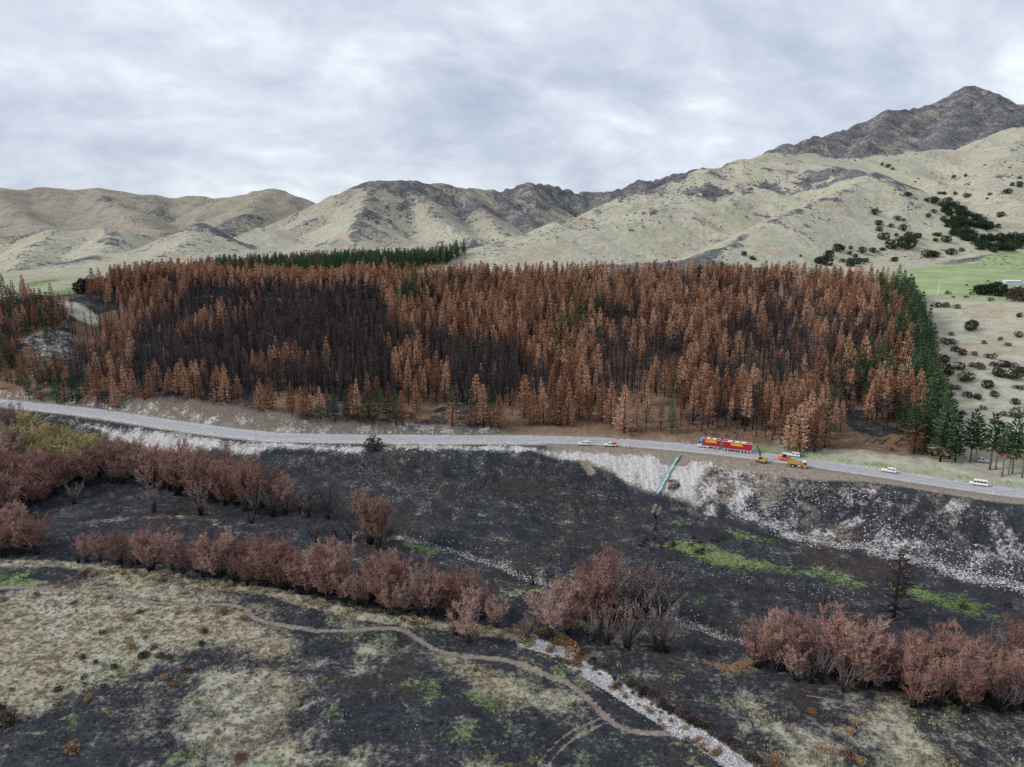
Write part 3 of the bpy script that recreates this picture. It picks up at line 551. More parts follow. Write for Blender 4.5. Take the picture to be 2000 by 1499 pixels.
# ------------------------------------------------------------------ road
def ribbon(name, pts, w0, w1, z, mat, parent=None, kind=None):
    """strip that follows a line between two side offsets"""
    P = np.array(pts); T = np.gradient(P, axis=0); T /= np.linalg.norm(T, axis=1)[:, None]; Nn = np.stack([-T[:, 1], T[:, 0]], 1)
    mb = MB(); n = len(P); a = P + Nn * w0; b = P + Nn * w1
    V = [(x, y, z) for x, y in a] + [(x, y, z) for x, y in b]; mb.add(V, [(i, i + 1, n + i + 1, n + i) for i in range(n - 1)])
    o = mb.build(name, mat, parent)
    if kind: o['kind'] = kind
    return o
def road():
    t = NT('asphalt'); n = t.noise(0.35, 6, 0.65); f = t.noise(6, 4, 0.6)
    mp = t.n('ShaderNodeMapping'); t.t.links.new(t.pos(), mp.inputs[0]); mp.inputs['Scale'].default_value = (0.04, 0.6, 0.6)
    c = t.ramp(t.math('ADD', t.math('MULTIPLY', n, 0.4), t.math('ADD', t.math('MULTIPLY', f, 0.25), t.math('MULTIPLY', t.noise(1, 4, 0.6, mp.outputs[0]), 0.35))), (0.36, (0.27, 0.27, 0.285)), (0.64, (0.44, 0.44, 0.455)))
    am = t.end(c, 0.85, 0.25)
    xs_ = np.arange(-420, 330, 3.0); P = np.stack([xs_, road_y(xs_)], 1)
    o = ribbon('road', P, -4.3, 4.3, 0.16, am); tag(o, 'grey two-lane highway crossing the foot of the burnt slope', 'road', kind='structure')
    lm = plain('line_paint', (0.74, 0.74, 0.73), 0.7, 0.2)
    for w in (-3.55, 3.45): ribbon('edge_line', P, w, w + 0.12, 0.166, lm, o)
    d = np.concatenate([[0], np.cumsum(np.hypot(*np.diff(P, axis=0).T))]); k = 0.0
    while k < d[-1] - 4:
        q = np.linspace(k, k + 3.2, 3); ribbon('centre_dash', np.stack([np.interp(q, d, P[:, 0]), np.interp(q, d, P[:, 1])], 1), -0.07, 0.07, 0.166, lm, o); k += 10.0
    # skirt so the seal sits on its bed
    sb = MB(); n = len(P); T = np.gradient(P, axis=0); T /= np.linalg.norm(T, axis=1)[:, None]; Nn = np.stack([-T[:, 1], T[:, 0]], 1)
    for sgn in (-1, 1):
        a = P + Nn * 4.3 * sgn; b = P + Nn * 5.0 * sgn
        sb.add([(x, y, 0.158) for x, y in a] + [(x, y, -0.3) for x, y in b], [(i, i + 1, n + i + 1, n + i) for i in range(n - 1)])
    sb.build('road_shoulder', am, o)
road()
# ------------------------------------------------------------------ plant materials
def leafy(name, stops, var=0.35, hue=0.0, fine=1.6):
    """foliage colour that varies from plant to plant and from tuft to tuft"""
    t = NT(name); oi = t.n('ShaderNodeObjectInfo'); n = t.noise(fine, 3, 0.7); n2 = t.noise(0.10, 2, 0.5)
    f = t.math('ADD', t.math('ADD', t.math('MULTIPLY', oi.outputs['Random'], var), t.math('MULTIPLY', n, 0.75)), t.math('MULTIPLY_ADD', n2, 0.3, -0.15 - 0.5 * var + 0.125))
    return t.end(t.ramp(f, *stops), 0.9, 0.12)
M_BROWN = leafy('scorched_needles', [(0.20, (0.16, 0.072, 0.042)), (0.40, (0.36, 0.180, 0.108)), (0.58, (0.50, 0.285, 0.180)), (0.80, (0.63, 0.41, 0.275))], 0.50)
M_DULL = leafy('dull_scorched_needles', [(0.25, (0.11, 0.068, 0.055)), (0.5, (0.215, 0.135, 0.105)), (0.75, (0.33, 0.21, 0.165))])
M_CHARN = leafy('charred_needles', [(0.25, (0.034, 0.029, 0.034)), (0.5, (0.072, 0.060, 0.067)), (0.75, (0.140, 0.112, 0.114))])
M_GREEN = leafy('green_needles', [(0.25, (0.034, 0.066, 0.036)), (0.5, (0.068, 0.118, 0.060)), (0.75, (0.125, 0.185, 0.090))])
M_DKGREEN = leafy('dark_green_leaves', [(0.25, (0.018, 0.030, 0.018)), (0.5, (0.035, 0.055, 0.030)), (0.75, (0.065, 0.085, 0.045))])
M_TRUNK = leafy('charred_bark', [(0.25, (0.016, 0.015, 0.017)), (0.5, (0.030, 0.027, 0.029)), (0.75, (0.060, 0.053, 0.052))], fine=3)
M_BARK = leafy('pale_bark', [(0.25, (0.09, 0.075, 0.065)), (0.5, (0.17, 0.15, 0.135)), (0.75, (0.27, 0.245, 0.225))], fine=3)
M_WRED = leafy('russet_willow_leaves', [(0.22, (0.155, 0.078, 0.060)), (0.45, (0.30, 0.165, 0.130)), (0.62, (0.415, 0.255, 0.208)), (0.8, (0.51, 0.355, 0.30))], 0.40, fine=2.2)
M_WGREY = leafy('grey_willow_twigs', [(0.25, (0.085, 0.062, 0.060)), (0.5, (0.175, 0.132, 0.126)), (0.75, (0.29, 0.235, 0.225))], 0.3, fine=2.2)
M_WOLIVE = leafy('olive_willow_leaves', [(0.25, (0.19, 0.17, 0.07)), (0.5, (0.38, 0.33, 0.14)), (0.75, (0.58, 0.50, 0.21))], 0.45, fine=2.2)
M_WSTEM = leafy('willow_stem', [(0.25, (0.085, 0.068, 0.064)), (0.5, (0.175, 0.145, 0.138)), (0.75, (0.34, 0.305, 0.29))], fine=3)
M_GORSE = leafy('scorched_gorse', [(0.25, (0.13, 0.072, 0.038)), (0.5, (0.27, 0.165, 0.088)), (0.75, (0.42, 0.29, 0.165))], 0.5, fine=4)
M_SCRUB = leafy('dark_scrub', [(0.25, (0.035, 0.027, 0.024)), (0.5, (0.075, 0.056, 0.048)), (0.75, (0.13, 0.10, 0.085))], 0.5, fine=4)
M_TUSS = leafy('straw_tussock', [(0.25, (0.22, 0.18, 0.10)), (0.5, (0.39, 0.335, 0.205)), (0.75, (0.54, 0.48, 0.31))], 0.5, fine=4)
M_STONE = leafy('river_stone', [(0.2, (0.16, 0.16, 0.165)), (0.5, (0.40, 0.40, 0.40)), (0.8, (0.58, 0.575, 0.57))], 0.9, fine=3)
rnd = random.random
def U(a, b): return a + (b - a) * rnd()
def tris(acc, p, d, ln, wd, mi, n=1):
    """needle tufts: slim triangles that point along d"""
    for _ in range(n):
        dd = Vector((d[0] + U(-.55, .55), d[1] + U(-.55, .55), d[2] + U(-.4, .6))).normalized()
        sd_ = dd.cross(Vector((U(-1, 1), U(-1, 1), U(-1, 1)))); sd_ = sd_.normalized() * wd * 0.5 if sd_.length > 1e-4 else Vector((wd, 0, 0))
        q = Vector(p) - dd * ln * 0.25
        acc[0].extend([q - sd_, q + sd_, q + dd * ln]); acc[1].append((len(acc[0]) - 3, len(acc[0]) - 2, len(acc[0]) - 1)); acc[2].append(mi)
def trunk_mb(h, r, lean=0.25, n=6, cut=1.0):
    mb = MB(); a = U(0, 6.28); pts = [(math.cos(a) * lean * (k / 5) ** 2, math.sin(a) * lean * (k / 5) ** 2, h * cut * k / 5 - (0.5 if k == 0 else 0)) for k in range(6)]
    mb.path(pts, [r * (1.25 if k == 0 else 1 - 0.87 * k / 5) for k in range(6)], n); return mb
def pine(seed, h, cb, rmax, W, nb, tuft, mats, low=0.0, dens=3, top_pow=0.8, mixin=0.0, mixlow=False, wob=0.25):
    """returns trunk mesh, crown mesh and both joined.  mats = (main, second); low = share of whorls from the bottom that carry the second"""
    random.seed(seed); acc = ([], [], [])
    for w in range(W):
        t = (w + rnd() * 0.6) / W; z = h * (cb + (0.985 - cb) * t); r = rmax * (1 - t) ** top_pow * min(1.0, 0.62 + 2.2 * t) * U(0.8, 1.12) + 0.25
        n_b = nb if t < 0.8 else max(3, nb - 2); a0 = U(0, 6.28)
        for b in range(n_b):
            az = a0 + 6.283 * b / n_b + U(-.35, .35); rr = r * U(1 - wob - 0.2, 1 + wob * 0.6); lift = rr * (-0.22 + 0.75 * t)
            ca, sa = math.cos(az), math.sin(az); k = max(2, int(rr / (tuft * 0.62)))
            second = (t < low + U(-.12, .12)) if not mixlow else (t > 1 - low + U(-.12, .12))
            if rnd() < mixin: second = not second
            for j in range(k):
                u = 0.22 + 0.78 * (j + 1) / k
                p = (ca * rr * u, sa * rr * u, z + lift * u * u - 0.10 * rr * u * (1 - u) * 2)
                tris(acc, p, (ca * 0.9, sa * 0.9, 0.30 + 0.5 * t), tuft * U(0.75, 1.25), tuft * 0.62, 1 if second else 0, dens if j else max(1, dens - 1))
    for k in range(5): tris(acc, (0, 0, h * (0.955 + 0.012 * k)), (0, 0, 1.6), tuft * 0.9, tuft * 0.4, 0 if not mixlow else 0, 1)
    tb = trunk_mb(h * 0.97, 0.011 * h + 0.05)
    for _ in range(10):      # dead stubs below the crown
        z = h * U(0.06, max(0.1, cb)); az = U(0, 6.28); ln = U(0.6, 1.6)
        tb.tube((0, 0, z), (math.cos(az) * ln, math.sin(az) * ln, z + U(-.2, .3)), 0.045, 0.015, 3, 0, False)
    return tb, acc
def charred(seed, h, n, rmax, tipbrown=0.0):
    random.seed(seed); acc = ([], [], [])
    for i in range(n):
        t = U(0.12, 0.99) ** 0.8; z = h * t; az = U(0, 6.28); ln = rmax * (1.05 - t) * U(0.5, 1.1) + 0.35; up = U(-0.1, 0.7) + 0.3 * t
        d = Vector((math.cos(az), math.sin(az), up)).normalized(); s = d.cross(Vector((0, 0, 1))).normalized() if rnd() < 0.5 else d.cross(Vector((U(-1, 1), U(-1, 1), 1))).normalized()
        p = Vector((0, 0, z)); w = 0.07
        acc[0].extend([p - s * w, p + s * w, p + d * ln]); acc[1].append((len(acc[0]) - 3, len(acc[0]) - 2, len(acc[0]) - 1)); acc[2].append(0)
        for q in range(3):
            u = U(0.35, 0.95); b = p + d * ln * u; dd = (d + Vector((U(-.9, .9), U(-.9, .9), U(-.2, .9)))).normalized(); l2 = U(0.25, 0.6); s2 = dd.cross(Vector((U(-1, 1), U(-1, 1), U(-1, 1)))).normalized() * 0.05
            acc[0].extend([b - s2, b + s2, b + dd * l2]); acc[1].append((len(acc[0]) - 3, len(acc[0]) - 2, len(acc[0]) - 1)); acc[2].append(1 if rnd() < tipbrown * (1 if t > 0.6 else 0.25) else 0)
    return trunk_mb(h * 0.98, 0.0125 * h + 0.05), acc
class Kind:
    """one plant shape: its part meshes for the separate plants, one joined mesh for the rest"""
    def __init__(s, name, tb, acc, tmat, cmats, trunk='trunk', crown='crown'):
        s.name = name; s.h = max(v[2] for v in tb.v); s.trunk, s.crown = trunk, crown
        s.tm = tb.mesh(trunk, tmat, True); s.cm = tri_mesh(crown, acc[0], acc[1], list(cmats), acc[2])
        b = len(tb.v); tf = [f for f in tb.f]; V = list(tb.v) + [tuple(p) for p in acc[0]]; F = tf + [tuple(b + i for i in f) for f in acc[1]]
        me = bpy.data.meshes.new(name); me.from_pydata(V, [], F); ms = [tmat] + list(cmats)
        for m in ms: me.materials.append(m)
        me.polygons.foreach_set('material_index', [0] * len(tf) + [1 + i for i in acc[2]]); me.update(); s.joined = me
    def place(s, loc, rz, sc, name, label, cat, group):
        o = empty(name, loc, rz, sc); tag(o, label, cat, group)
        if s.h > 11: o.rotation_euler = (random.gauss(0, .022), random.gauss(0, .022), rz)
        a = bpy.data.objects.new(s.trunk, s.tm); COL.objects.link(a); a.parent = o
        b = bpy.data.objects.new(s.crown, s.cm); COL.objects.link(b); b.parent = o
        return o
def scatter_stuff(name, meshes, pts, rot, scl, idx, label, cat, tilt=None):
    """one object of kind stuff: points that carry the given meshes"""
    pts = np.asarray(pts, np.float32); n = len(pts)
    me = bpy.data.meshes.new(name); me.vertices.add(n); me.vertices.foreach_set('co', pts.ravel())
    scl = np.asarray(scl, np.float32); scl = np.repeat(scl[:, None], 3, 1) if scl.ndim == 1 else scl
    e = np.zeros((n, 3), np.float32); e[:, 2] = rot
    if tilt is not None: e[:, :2] = tilt
    at = me.attributes.new('rotv', 'FLOAT_VECTOR', 'POINT'); at.data.foreach_set('vector', e.ravel())
    at = me.attributes.new('sclv', 'FLOAT_VECTOR', 'POINT'); at.data.foreach_set('vector', scl.ravel())
    at = me.attributes.new('pick', 'INT', 'POINT'); at.data.foreach_set('value', np.asarray(idx, np.int32))
    me.update(); o = bpy.data.objects.new(name, me); COL.objects.link(o); tag(o, label, cat, kind='stuff')
    pc = bpy.data.collections.new('shapes_' + name)
    for i, m in enumerate(meshes):
        p = bpy.data.objects.new('%s_shape_%02d' % (name, i), m); pc.objects.link(p)
    g = bpy.data.node_groups.new(name, 'GeometryNodeTree')
    g.interface.new_socket('Geometry', in_out='INPUT', socket_type='NodeSocketGeometry'); g.interface.new_socket('Geometry', in_out='OUTPUT', socket_type='NodeSocketGeometry')
    gi = g.nodes.new('NodeGroupInput'); go = g.nodes.new('NodeGroupOutput'); ip = g.nodes.new('GeometryNodeInstanceOnPoints'); ci = g.nodes.new('GeometryNodeCollectionInfo')
    ci.inputs[0].default_value = pc; ci.inputs[1].default_value = True; ci.inputs[2].default_value = True
    def na(nm, ty):
        k = g.nodes.new('GeometryNodeInputNamedAttribute'); k.data_type = ty; k.inputs[0].default_value = nm; return k.outputs[0]
    er = g.nodes.new('FunctionNodeEulerToRotation'); g.links.new(na('rotv', 'FLOAT_VECTOR'), er.inputs[0])
    g.links.new(gi.outputs[0], ip.inputs['Points']); g.links.new(ci.outputs[0], ip.inputs['Instance']); ip.inputs['Pick Instance'].default_value = True
    g.links.new(na('pick', 'INT'), ip.inputs['Instance Index']); g.links.new(er.outputs[0], ip.inputs['Rotation']); g.links.new(na('sclv', 'FLOAT_VECTOR'), ip.inputs['Scale'])
    g.links.new(ip.outputs[0], go.inputs[0])
    md = o.modifiers.new('instances', 'NODES'); md.node_group = g
    return o

# ------------------------------------------------------------------ pine shapes
PK = {}
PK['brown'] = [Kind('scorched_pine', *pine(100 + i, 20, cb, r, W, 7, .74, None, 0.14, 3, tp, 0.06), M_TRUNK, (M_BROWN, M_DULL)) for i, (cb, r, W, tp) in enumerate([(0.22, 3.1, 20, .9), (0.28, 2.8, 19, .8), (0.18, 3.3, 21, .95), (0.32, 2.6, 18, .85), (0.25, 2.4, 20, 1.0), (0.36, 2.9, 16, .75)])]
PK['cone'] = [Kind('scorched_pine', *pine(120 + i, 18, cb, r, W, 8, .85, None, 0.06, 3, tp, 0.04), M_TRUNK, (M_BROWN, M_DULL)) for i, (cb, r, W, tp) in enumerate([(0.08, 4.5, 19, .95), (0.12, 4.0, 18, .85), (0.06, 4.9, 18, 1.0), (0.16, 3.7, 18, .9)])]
PK['half'] = [Kind('scorched_pine', *pine(140 + i, 21, cb, r, W, 6, .72, None, lo, 2, .75, 0.06), M_TRUNK, (M_BROWN, M_CHARN)) for i, (cb, r, W, lo) in enumerate([(0.34, 2.2, 17, .45), (0.38, 2.0, 16, .55), (0.42, 2.2, 15, .38)])]
PK['dull'] = [Kind('scorched_pine', *pine(160 + i, 19, cb, r, W, 6, .70, None, 0.5, 2, .75, 0.2), M_TRUNK, (M_DULL, M_CHARN)) for i, (cb, r, W) in enumerate([(0.32, 2.2, 16), (0.38, 2.0, 15)])]
PK['char'] = [Kind('charred_pine', *charred(180 + i, h, n, r, tb), M_TRUNK, (M_CHARN, M_DULL), 'trunk', 'branches') for i, (h, n, r, tb) in enumerate([(20, 230, 1.9, .08), (19, 200, 1.7, .25), (21, 250, 2.1, .03), (18, 210, 1.8, .5), (20, 180, 1.6, .0)])]
PK['green'] = [Kind('green_pine', *pine(200 + i, 20, cb, r, W, 7, .85, None, 0.0, 3, tp, 0.0), M_TRUNK, (M_GREEN, M_BROWN)) for i, (cb, r, W, tp) in enumerate([(0.14, 4.1, 20, .85), (0.20, 3.5, 19, .8), (0.12, 4.4, 20, .9)])]
PK['mixed'] = [Kind('singed_pine', *pine(220 + i, 19, cb, r, W, 7, .85, None, lo, 3, tp, mx), M_TRUNK, (M_GREEN, M_BROWN)) for i, (cb, r, W, tp, lo, mx) in enumerate([(0.12, 4.0, 19, .85, .45, .12), (0.16, 3.6, 18, .85, .55, .25)])] + [Kind('singed_pine', *pine(226, 19, .10, 4.1, 19, 7, .85, None, .45, 3, .8, .12), M_TRUNK, (M_BROWN, M_GREEN))]
PK['edge'] = [Kind('green_pine', *pine(240 + i, 15, cb, r, W, 7, .8, None, lo, 3, .6, 0.03), M_BARK, (M_GREEN, M_BROWN)) for i, (cb, r, W, lo) in enumerate([(0.38, 2.6, 14, .10), (0.33, 2.9, 14, .0), (0.36, 2.5, 13, .06)])]

# ------------------------------------------------------------------ the plantation
LBL = {
 'brown': ('scorched_pine', 'scorched brown pine with black lower trunk', 'brown pines'),
 'cone': ('scorched_pine', 'bushy rust-brown pine clothed to the ground', 'bushy brown pines'),
 'half': ('scorched_pine', 'brown-topped pine with charred lower branches', 'brown-topped charred pines'),
 'dull': ('scorched_pine', 'dull dark brown half-burnt pine', 'dull half-burnt pines'),
 'char': ('charred_pine', 'burnt black pine with bare branches', 'charred bare pines'),
 'green': ('green_pine', 'dark green unburnt pine', 'green pines'),
 'mixed': ('singed_pine', 'singed pine, part green, part rust-brown', 'singed pines'),
 'edge': ('green_pine', 'green pine with clean pale trunk', 'pale-trunked green pines')}
def where_pine(x, y):
    px, _ = to_px(x, y, float(Hq(x, y))); b = float(brow_y(x)) - y; s = float(road_s(np.array(x), np.array(y)))
    if b < -70: return 'in the wood on the terrace'
    if px > 1876: return 'in the row beside the highway'
    if b < 3: return 'on the terrace brow'
    if float(seg_dist(np.array(x), np.array(y), EDGE_R)[0]) < 15: return 'on the side facing the straw slope'
    if s < 32: return 'just above the road, ' + ('near the willow thicket' if px < 300 else 'over the pale cut bank' if px < 560 else 'over the grassy bank' if px < 800 else 'beside the bare gully' if px < 1000 else 'opposite the parked white cars' if px < 1270 else 'behind the red truck' if px < 1500 else 'by the burnt clearing')
    return ('high' if s > 130 else 'midway' if s > 75 else 'low') + ' on the slope ' + ('beside the rocky gully' if px < 260 else 'over the pale cut bank' if px < 560 else 'over the grassy bank' if px < 800 else 'above the bare gully' if px < 1000 else 'above the parked white cars' if px < 1270 else 'above the red truck' if px < 1500 else 'above the excavator')
PINES = []     # (x, y, z, kind, variant, scale, rot)
def add_pine(x, y, kind, h=None, sc=None):
    K = PK[kind]; v = random.randrange(len(K)); s = (h / K[v].h) if h else (sc or U(0.85, 1.12))
    PINES.append((x, y, float(Hq(x, y)), kind, v, s, U(0, 6.28)))
FRONT = [(58, 782, 15, 'green'), (80, 784, 13, 'mixed'), (112, 789, 16, 'green'), (128, 786, 14, 'mixed'), (150, 789, 17, 'green'), (169, 772, 13, 'green'), (190, 780, 15, 'cone'), (226, 797, 15, 'cone'), (210, 790, 15, 'mixed'), (248, 770, 15, 'cone'), (262, 775, 14, 'cone'), (294, 778, 14, 'cone'), (282, 782, 12, 'mixed'), (100, 740, 13, 'cone'), (175, 712, 15, 'green'), (165, 708, 13, 'green'), (190, 720, 15, 'mixed'), (92, 735, 12, 'green'), (15, 745, 14, 'mixed'), (5, 735, 13, 'green'), (40, 755, 12, 'mixed'),
 (510, 803, 15, 'cone'), (528, 801, 15, 'cone'), (571, 812, 15, 'cone'), (588, 816, 14, 'cone'), (601, 819, 16, 'cone'), (627, 820, 15, 'mixed'), (640, 815, 13, 'dull'), (655, 824, 13, 'green'), (677, 825, 12, 'green'), (688, 818, 16, 'cone'), (713, 829, 15, 'green'), (700, 824, 19, 'brown'), (728, 829, 16, 'green'), (748, 823, 15, 'green'), (762, 822, 17, 'cone'), (774, 831, 16, 'green'), (786, 830, 15, 'cone'), (740, 812, 18, 'brown'), (720, 812, 20, 'brown'), (814, 803, 14, 'cone'), (883, 832, 18, 'mixed'), (893, 826, 18, 'dull'), (918, 834, 19, 'mixed'), (932, 828, 22, 'brown'), (944, 835, 19, 'cone'), (958, 836, 17, 'mixed'), (974, 836, 15, 'cone'), (1000, 812, 13, 'dull'),
 (1025, 817, 20, 'cone'), (1043, 829, 16, 'cone'), (1062, 828, 16, 'cone'), (1081, 830, 15, 'cone'), (1099, 823, 20, 'cone'), (1109, 831, 15, 'cone'), (1132, 818, 17, 'cone'), (1150, 822, 16, 'brown'), (1175, 825, 18, 'cone'), (1193, 831, 19, 'cone'), (1220, 845, 21, 'cone'), (1243, 842, 14, 'cone'), (1262, 826, 18, 'brown'), (1312, 847, 15, 'green'), (1290, 838, 13, 'dull'), (1370, 842, 18, 'brown'), (1345, 846, 10, 'dull'), (1330, 832, 11, 'dull'),
 (1560, 886, 20, 'cone'), (1590, 884, 19, 'cone'), (1610, 876, 20, 'mixed'), (1540, 880, 17, 'cone'), (1575, 880, 18, 'mixed'), (1508, 860, 19, 'brown'), (1525, 868, 18, 'brown'),
 (1784, 886, 22, 'mixed'), (1795, 880, 21, 'green'), (1836, 902, 30, 'green'), (1820, 890, 25, 'green'), (1854, 897, 23, 'green'), (1842, 880, 22, 'mixed'), (1865, 903, 20, 'green'), (1812, 870, 24, 'green')]
for px, py, h, k in FRONT: g = G(px, py); add_pine(g.x, g.y, k, h)
_fc = np.array([(p[0], p[1]) for p in PINES])
for px, py, h in [(1895, 902, 20), (1905, 904, 17), (1933, 918, 21), (1944, 918, 18), (1957, 931, 19), (1969, 927, 16), (1977, 925, 22), (1996, 934, 20), (2022, 940, 20), (2040, 946, 19)]: g = G(px, py); add_pine(g.x, g.y, 'edge', h)
ZB = lambda pts: np.array(GP(pts))
CHARZ = [ZB([(1195, 625), (1240, 615), (1260, 660), (1230, 690), (1190, 680)]), ZB([(1270, 700), (1330, 690), (1340, 760), (1280, 790), (1190, 800), (1170, 770), (1250, 750)]), ZB([(1395, 830), (1500, 830), (1500, 872), (1400, 858)]), ZB([(1010, 740), (1050, 745), (1090, 790), (1010, 805)]), ZB([(1495, 655), (1530, 650), (1590, 690), (1560, 720), (1500, 700)])]
BROWNL = ZB([(-200, 560), (150, 560), (230, 560), (345, 572), (375, 606), (330, 640), (262, 690), (250, 780), (-200, 800)])
BROWNZ = [ZB([(340, 668), (420, 645), (480, 628), (530, 606), (535, 624), (470, 656), (400, 682), (345, 700)]), ZB([(480, 728), (560, 736), (650, 728), (658, 750), (560, 756), (480, 750)]), ZB([(735, 592), (1030, 580), (1030, 706), (960, 708), (880, 694), (825, 668), (805, 688), (765, 664)]), ZB([(760, 728), (815, 716), (876, 742), (876, 800), (775, 790)]), ZB([(305, 772), (340, 758), (430, 764), (505, 788), (505, 808), (340, 794), (300, 786)])]
LEFTCHAR = ZB([(-200, 560), (1015, 560), (1015, 850), (-200, 850)])
MIXZ = [ZB([(1090, 620), (1170, 610), (1180, 700), (1095, 720)]), ZB([(775, 600), (815, 605), (815, 640), (775, 635)]), ZB([(1640, 720), (1720, 720), (1730, 800), (1650, 790)]), ZB([(20, 620), (125, 620), (130, 675), (40, 690)])]
BARE = [ZB([(790, 800), (870, 790), (930, 800), (880, 842), (820, 842)]), ZB([(1190, 770), (1260, 770), (1330, 800), (1330, 850), (1260, 850)]), ZB([(45, 655), (130, 640), (150, 690), (135, 730), (60, 735), (40, 690)]), ZB([(115, 585), (175, 592), (190, 640), (150, 650), (110, 600)]), ZB([(1640, 850), (1760, 855), (1780, 895), (1600, 895)])]
sp_ = 4.5; fx = np.array(FOREST); gx, gy = np.meshgrid(np.arange(fx[:, 0].min(), fx[:, 0].max(), sp_), np.arange(fx[:, 1].min(), fx[:, 1].max(), sp_))
gx = gx + RNG.uniform(-1.7, 1.7, gx.shape); gy = gy + RNG.uniform(-1.7, 1.7, gy.shape); gx = gx.ravel(); gy = gy.ravel()
keep = in_poly(gx, gy, FOREST) & (np.abs(gx) < 1.0 * (gy * 0.74 + 30)); gx, gy = gx[keep], gy[keep]
def zin(Z): return np.any([in_poly(gx, gy, z) for z in Z], axis=0)
zc_, zb_, zm_, zx_ = zin(CHARZ), zin(BROWNZ), zin(MIXZ), zin(BARE); zl_ = zin([BROWNL]); pxs_, _pp = to_px(gx, gy, Hq(gx, gy))
dre = seg_dist(gx, gy, np.array(GP([(1772, 570), (1778, 585), (1800, 640), (1828, 760), (1855, 860)])))[0]
dg = seg_dist(gx, gy, GULLY)[0]; dbr = brow_y(gx) - gy; n1 = fbm(gx, gy, 26, 3, 81); n2 = fbm(gx, gy, 12, 2, 82); dens = fbm(gx, gy, 18, 2, 83)
fr = np.min(np.hypot(gx[:, None] - _fc[None, :, 0], gy[:, None] - _fc[None, :, 1]), axis=1)
random.seed(3)
for i in range(len(gx)):
    x, y = gx[i], gy[i]
    if zx_[i] and rnd() < 0.93: continue
    if dg[i] < 13 and dbr[i] > 10 and rnd() < 0.8: continue
    if fr[i] < 4.0: continue
    if 62 < pxs_[i] < 228 and _pp[i] < 602: continue
    s = float(road_s(np.array(x), np.array(y)))
    if s < 17 or (s < 30 and 500 < pxs_[i] < 1300 and not zb_[i]): continue
    left = x < -120; k = None
    if dre[i] < 11: k = 'green' if rnd() < 0.85 else 'mixed'
    elif dre[i] < 22 and rnd() < 0.35: k = 'mixed' if rnd() < .6 else 'green'
    elif zm_[i] and rnd() < 0.5: k = 'mixed' if rnd() < 0.75 else 'green'
    elif zb_[i]: k = 'brown' if rnd() < 0.8 else 'half'
    elif zc_[i] and n2[i] < 0.80: k = 'char' if rnd() < .95 else 'half'
    elif zl_[i] and pxs_[i] < 135 and rnd() < .20: k = 'green' if rnd() < .5 else 'mixed'
    elif zl_[i]: k = 'char' if n1[i] > .58 else ('brown' if rnd() < .62 else ('dull' if rnd() < .6 else 'half'))
    elif pxs_[i] < 1010 and dbr[i] > 15: k = 'char' if rnd() < .95 else ('dull' if rnd() < .7 else 'half')
    elif dbr[i] < 26: k = 'half' if x < -75 else ('brown' if rnd() < .55 else 'half')
    elif n1[i] > (0.585 if pxs_[i] < 1380 else 0.63): k = 'char'
    elif n1[i] > 0.54: k = 'dull' if rnd() < .6 else 'half'
    elif rnd() < 0.03: k = 'mixed'
    else: k = 'brown' if rnd() < 0.80 else 'half'
    if k in ('brown', 'half', 'dull') and dens[i] < 0.36 and rnd() < 0.6: continue
    if k in ('brown',) and rnd() < 0.10: continue
    if s < 34 and x < -20 and k in ('brown', 'half') and rnd() < 0.6: k = 'cone'
    add_pine(x, y, k, sc=U(0.66, 1.15) * (0.88 if k == 'char' else 1.0) * (0.86 if left and k != 'char' else 1.0))
# the black heart of the burn stands denser
_a, _b = np.meshgrid(np.arange(-190, 10, 4.3), np.arange(300, 560, 4.3)); _a = _a.ravel() + RNG.uniform(-1.8, 1.8, _a.size); _b = _b.ravel() + RNG.uniform(-1.8, 1.8, _b.size)
_m = in_poly(_a, _b, FOREST) & ~in_poly(_a, _b, BROWNL) & ~np.any([in_poly(_a, _b, z) for z in BROWNZ + BARE], axis=0) & (brow_y(_a) - _b > 16) & (road_s(_a, _b) > 34); _u, _v = to_px(_a, _b, Hq(_a, _b))
for x, y in zip(_a[_m & (_u < 1010)], _b[_m & (_u < 1010)]): add_pine(x, y, 'char', sc=U(.7, 1.1))
# two ragged rows on the terrace brow
for row, off in enumerate((1, 5, 9, 13)):
    x = -290.0
    while x < 262:
        y = float(brow_y(x)) + off + U(-1.5, 1.5); px, _ = to_px(x, y, 42); x += U(2.6, 5.0) + (3.5 if px > 1560 else 0) + (2.5 if 950 < px < 1250 and row > 1 else 0)
        if px < 238 or px > 1772: continue
        if px > 1560 and row > 1: continue
        r = rnd()
        if px < 740: k = 'half' if r < .8 else 'brown'
        elif 1340 < px < 1500 and row > 1: k = 'green' if r < .7 else 'brown'
        elif px > 1735: k = 'green'
        else: k = 'brown' if r < .6 else ('half' if r < .93 else 'green')
        add_pine(x, y, k, h=U(14.5, 21) + 4.5 * float(fbm(np.array(x), np.array(0.0), 30, 2, 88)))
def fill(poly, sp, kinds, h0, h1):
    P = np.array(poly); a, b = np.meshgrid(np.arange(P[:, 0].min(), P[:, 0].max(), sp), np.arange(P[:, 1].min(), P[:, 1].max(), sp)); a = a.ravel() + RNG.uniform(-sp * .4, sp * .4, a.size); b = b.ravel() + RNG.uniform(-sp * .4, sp * .4, b.size)
    m = in_poly(a, b, P)
    for x, y in zip(a[m], b[m]):
        add_pine(x, y, kinds(x, y), h=U(h0, h1))
fill(ZB([(168, 592), (232, 562), (300, 548), (425, 538), (432, 560), (300, 574), (215, 606)]), 5.6, lambda x, y: 'brown' if rnd() < .8 else ('mixed' if rnd() < .5 else 'half'), 14, 20)
